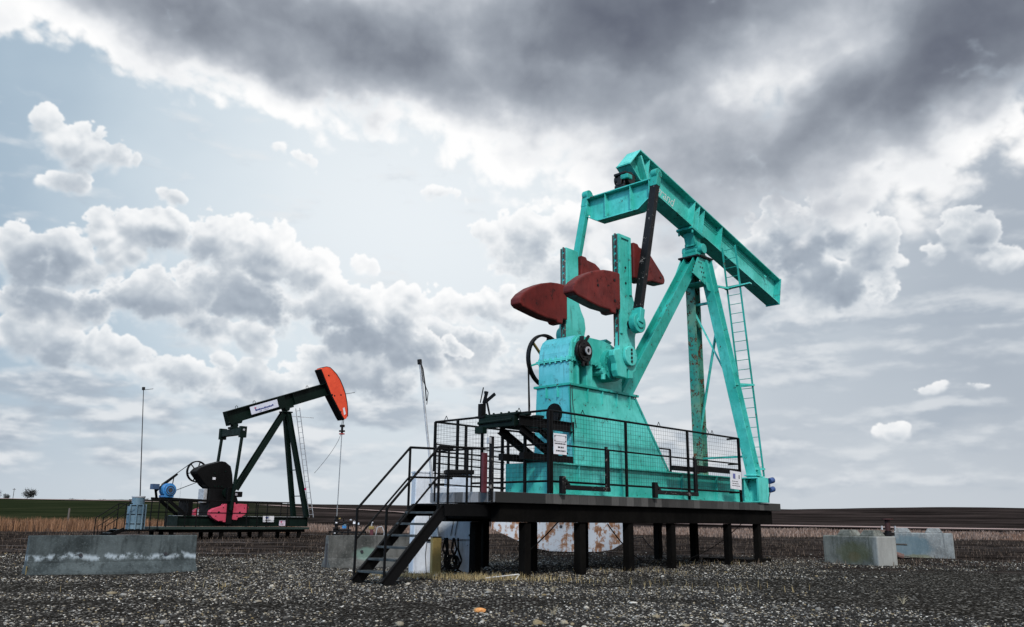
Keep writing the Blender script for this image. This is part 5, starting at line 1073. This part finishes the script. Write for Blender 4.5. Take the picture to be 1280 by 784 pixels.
for q in range(3): k = MB(); k.path([(-.12+.09*math.cos(a)+.03*q, -.10-.03*q, .22+.12*math.sin(a)) for a in np.linspace(0, 6.28, 15)], .016, 5); k.build('cable_coil', RUBBER, ec, smooth=True)
for x0 in (-.02, .06): MB().path([(x0, -.012, 1.5), (x0-.05, -.014, 1.0), (x0-.10, -.016, .7)], .006, 5).build('cable', WIRE, ec)
lm = thing('leaning_conduit', 'thin grey conduit mast leaning left above the stair with a frayed cable at its top', 'mast', atg(-1.30, 16.35), 0)
MB().tube((0, 0, .45), (-.49, .05, 3.98), .026, 10, r2=.022).build('conduit', GALV, lm, smooth=True); MB().tube((.02, -.0, .0), (.0, 0, .5), .03, 8).build('foot', GREASE, lm); MB().tube((-.49, .05, 3.95), (-.50, .05, 4.04), .045, 10).build('cap', GREASE, lm)
MB().path([(-.47, .0, 3.98), (-.42, -.02, 3.85), (-.36, -.02, 3.5), (-.33, -.03, 3.22)], .013, 5).build('cable', WIRE, lm); MB().path([(-.45, -.03, 3.9), (-.40, -.04, 3.6), (-.30, -.04, 3.38), (-.32, -.03, 3.15)], .008, 5).build('cable', WIRE, lm)
# cables sagging under the deck
def sag(label, a, b, dip, r=.012, m=RUBBER):
    a, b = W(O1, *a), W(O1, *b); pts = [a.lerp(b, t)-Vector((0, 0, dip*4*t*(1-t))) for t in np.linspace(0, 1, 13)]
    c = pts[0].copy(); k = MB(); k.path([p-c for p in pts], r, 6); o = k.build('hanging_cable', m, None, smooth=True); o.location = c
    tag(o, label, 'cable', 'cables hanging under the platform deck')
sag('black cable slanting down between the leftmost pairs of platform piles', (2.25, .5, 1.0), (1.0, .5, .28), .05)
sag('black cable looping from the deck down towards the pile right of centre', (3.9, .6, .95), (5.4, .7, .12), .10)
sag('short black cable hanging straight down behind the fourth pile', (6.2, .8, 1.0), (6.15, .9, .42), .0)
sag('long slack cable sweeping up to the right end of the deck', (6.0, 1.0, .10), (9.1, .4, 1.0), .28, .009)
x_, y_ = -.25, 15.3
bp2 = MB(); bp2.path([(-.28, -.2, .03), (.28, .10, .08), (.30, .12, .07), (.24, -.25, .02)], .011, 6); o = bp2.build('bent_rod', mat('pale_bent_rod', f_plain, col=(.5, .5, .5), rough=.5), None); o.location = (x_+.12, y_, gz(x_, y_)); tag(o, 'pale bent rod lying on the gravel left of the nearest pile', 'rod')
me_ = MB(); bmx = bmesh.new(); bmesh.ops.create_icosphere(bmx, subdivisions=2, radius=.055)
for v_ in bmx.verts: v_.co *= 1+random.uniform(-.12, .12); v_.co.z *= .55; v_.co.x *= 1.25
ms_ = bpy.data.meshes.new('orange_stone'); bmx.to_mesh(ms_); bmx.free(); ms_.materials.append(mat('orange_rock', f_plain, col=(.50, .22, .07), rough=.8)); o = bpy.data.objects.new('orange_stone', ms_); COL.objects.link(o); o.location = (-.33, 10.1, gz(-.33, 10.1)+.02); tag(o, 'single orange stone on the gravel below the platform', 'stone')
# small dry weeds in the gravel
def weed(label, x, y, h, seed):
    rr_ = random.Random(seed); k = MB()
    for q in range(9):
        a = rr_.uniform(0, 6.28); l = rr_.uniform(.2, .6)*h; hh = h*rr_.uniform(.5, 1)
        k.tube((0, 0, 0), (l*.4*math.cos(a), l*.4*math.sin(a), hh*.6), .003, 4, r2=.002); k.tube((l*.4*math.cos(a), l*.4*math.sin(a), hh*.6), (l*math.cos(a), l*math.sin(a), hh), .002, 4, r2=.0006)
    o = k.build('dry_weed', mat('pale_weed', f_plain, col=(.30, .26, .18), rough=.9), None); o.location = (x, y, gz(x, y)-.01); tag(o, label, 'weed', 'dry weeds in the gravel')
weed('small pale weed in the foreground gravel right of the orange stone', .50, 10.0, .16, 1)
weed('sprawling dry weed in the gravel at the lower right', 5.1, 11.6, .14, 2)
weed('thin dry weed in front of the left piles', .62, 12.8, .13, 3)
# ------------------------------------------------------------------ far things
def fpost(label, x, y, h):
    o = MB().tube((0, 0, 0), (.02, 0, h), .07, 8).build('fence_post', mat('grey_post_wood', f_plain, col=(.10, .085, .075), rough=.9), None); o.location = (x, y, gz(x, y)-.1); tag(o, label, 'post', 'fence posts in the dry grass')
fpost('weathered fence post in the dry grass above the long left barrier', -34.5, 68.5, 1.55); fpost('weathered fence post at the far left edge of the dry grass', -39.0, 66.0, 1.5)
BARKM = mat('dark_bark', f_plain, col=(.03, .025, .022), rough=.9); LEAFM = mat('dull_winter_foliage', f_straw, a=(0.055, 0.055, 0.05), c2=(0.02, 0.022, 0.022))
def tree(name, label, x, y, h, w, seed, dense=True, group='trees on the skyline'):
    rr_ = random.Random(seed); t = thing(name, label, 'tree' if h > 3 else 'bush', (x, y, gz(x, y)-.2), 0, group)
    k = MB(); k.tube((0, 0, 0), (0, 0, h*.35), .16*h/6, 7, r2=.09*h/6); tips = []
    for q in range(11 if dense else 9):
        a = rr_.uniform(0, 6.28); l = rr_.uniform(.5, 1)*w/2; z0 = h*rr_.uniform(.12, .35); z1 = h*rr_.uniform(.5, 1.0 if not dense else .9); p = (l*math.cos(a)*(1.15-z1/h*.5), l*math.sin(a)*(1.15-z1/h*.5), z1)
        k.tube((0, 0, z0), p, .05*h/6, 5, r2=.02*h/6); tips.append(p)
        for b in range(4 if not dense else 2):
            a2 = rr_.uniform(0, 6.28); p2_ = (p[0]+.16*w*math.cos(a2), p[1]+.16*w*math.sin(a2), p[2]+h*rr_.uniform(.02, .14)); m_ = Vector((0, 0, z0)).lerp(Vector(p), .65); k.tube(m_, p2_, .022*h/6, 4, r2=.008*h/6)
    k.build('trunk', BARKM, t)
    n = 1500 if dense else 140; r_ = np.random.RandomState(seed); cen = np.array(tips)[r_.randint(0, len(tips), n)]
    P_ = cen*r_.uniform(.55, 1.02, (n, 1))+r_.normal(0, 1, (n, 3))*np.array([w*.085, w*.085, h*.07]); P_[:, 2] = np.clip(P_[:, 2], h*.08, h*1.05)
    s_ = r_.uniform(.10, .26, n)*h/6; d1 = r_.normal(0, 1, (n, 3)); d1 /= np.linalg.norm(d1, axis=1)[:, None]; d2 = np.cross(d1, r_.normal(0, 1, (n, 3))); d2 /= np.linalg.norm(d2, axis=1)[:, None]
    V_ = np.stack([P_-d1*s_[:, None], P_+d2*s_[:, None]*.7, P_+d1*s_[:, None], P_-d2*s_[:, None]*.7], 1).reshape(-1, 3); F_ = np.arange(4*n).reshape(n, 4)
    o = soup('crown', V_, F_, LEAFM); o.parent = t; return t
tree('skyline_tree', 'large dark rounded tree on the left skyline', -221.5, 400, 6.6, 8.2, 1)
tree('skyline_tree', 'small leafless tree at the far left edge of the skyline', -236.0, 402, 5.0, 4.0, 2, dense=False)
tree('skyline_tree', 'low round tree left of the large dark one on the skyline', -231.0, 400, 3.3, 3.6, 5)
for i, (x_, w_, h_, lab) in enumerate(((-201, 5.5, 1.6, 'low dark bushes right of the skyline pole'), (-197, 3.5, 1.2, 'tiny bush next to the low dark ones on the skyline'), (-188, 4.0, 1.3, 'low bush midway between skyline trees and antenna mast'), (-180, 5.5, 1.1, 'wide low bush on the skyline left of the antenna mast'), (-168, 3.5, 1.8, 'small upright bush on the skyline nearest the antenna mast'))):
    tree('skyline_bush', lab, x_, 402, h_, w_, 10+i, group='bushes on the skyline')
up_ = thing('utility_pole', 'distant utility pole with a crossarm between the skyline trees', 'pole', (-226.8, 398, gz(-226.8, 398)-.2), 0)
MB().tube((0, 0, 0), (0, 0, 5.6), .12, 7).build('pole', BARKM, up_); MB().box(-.7, .7, -.08, .08, 5.0, 5.2).build('crossarm', BARKM, up_)
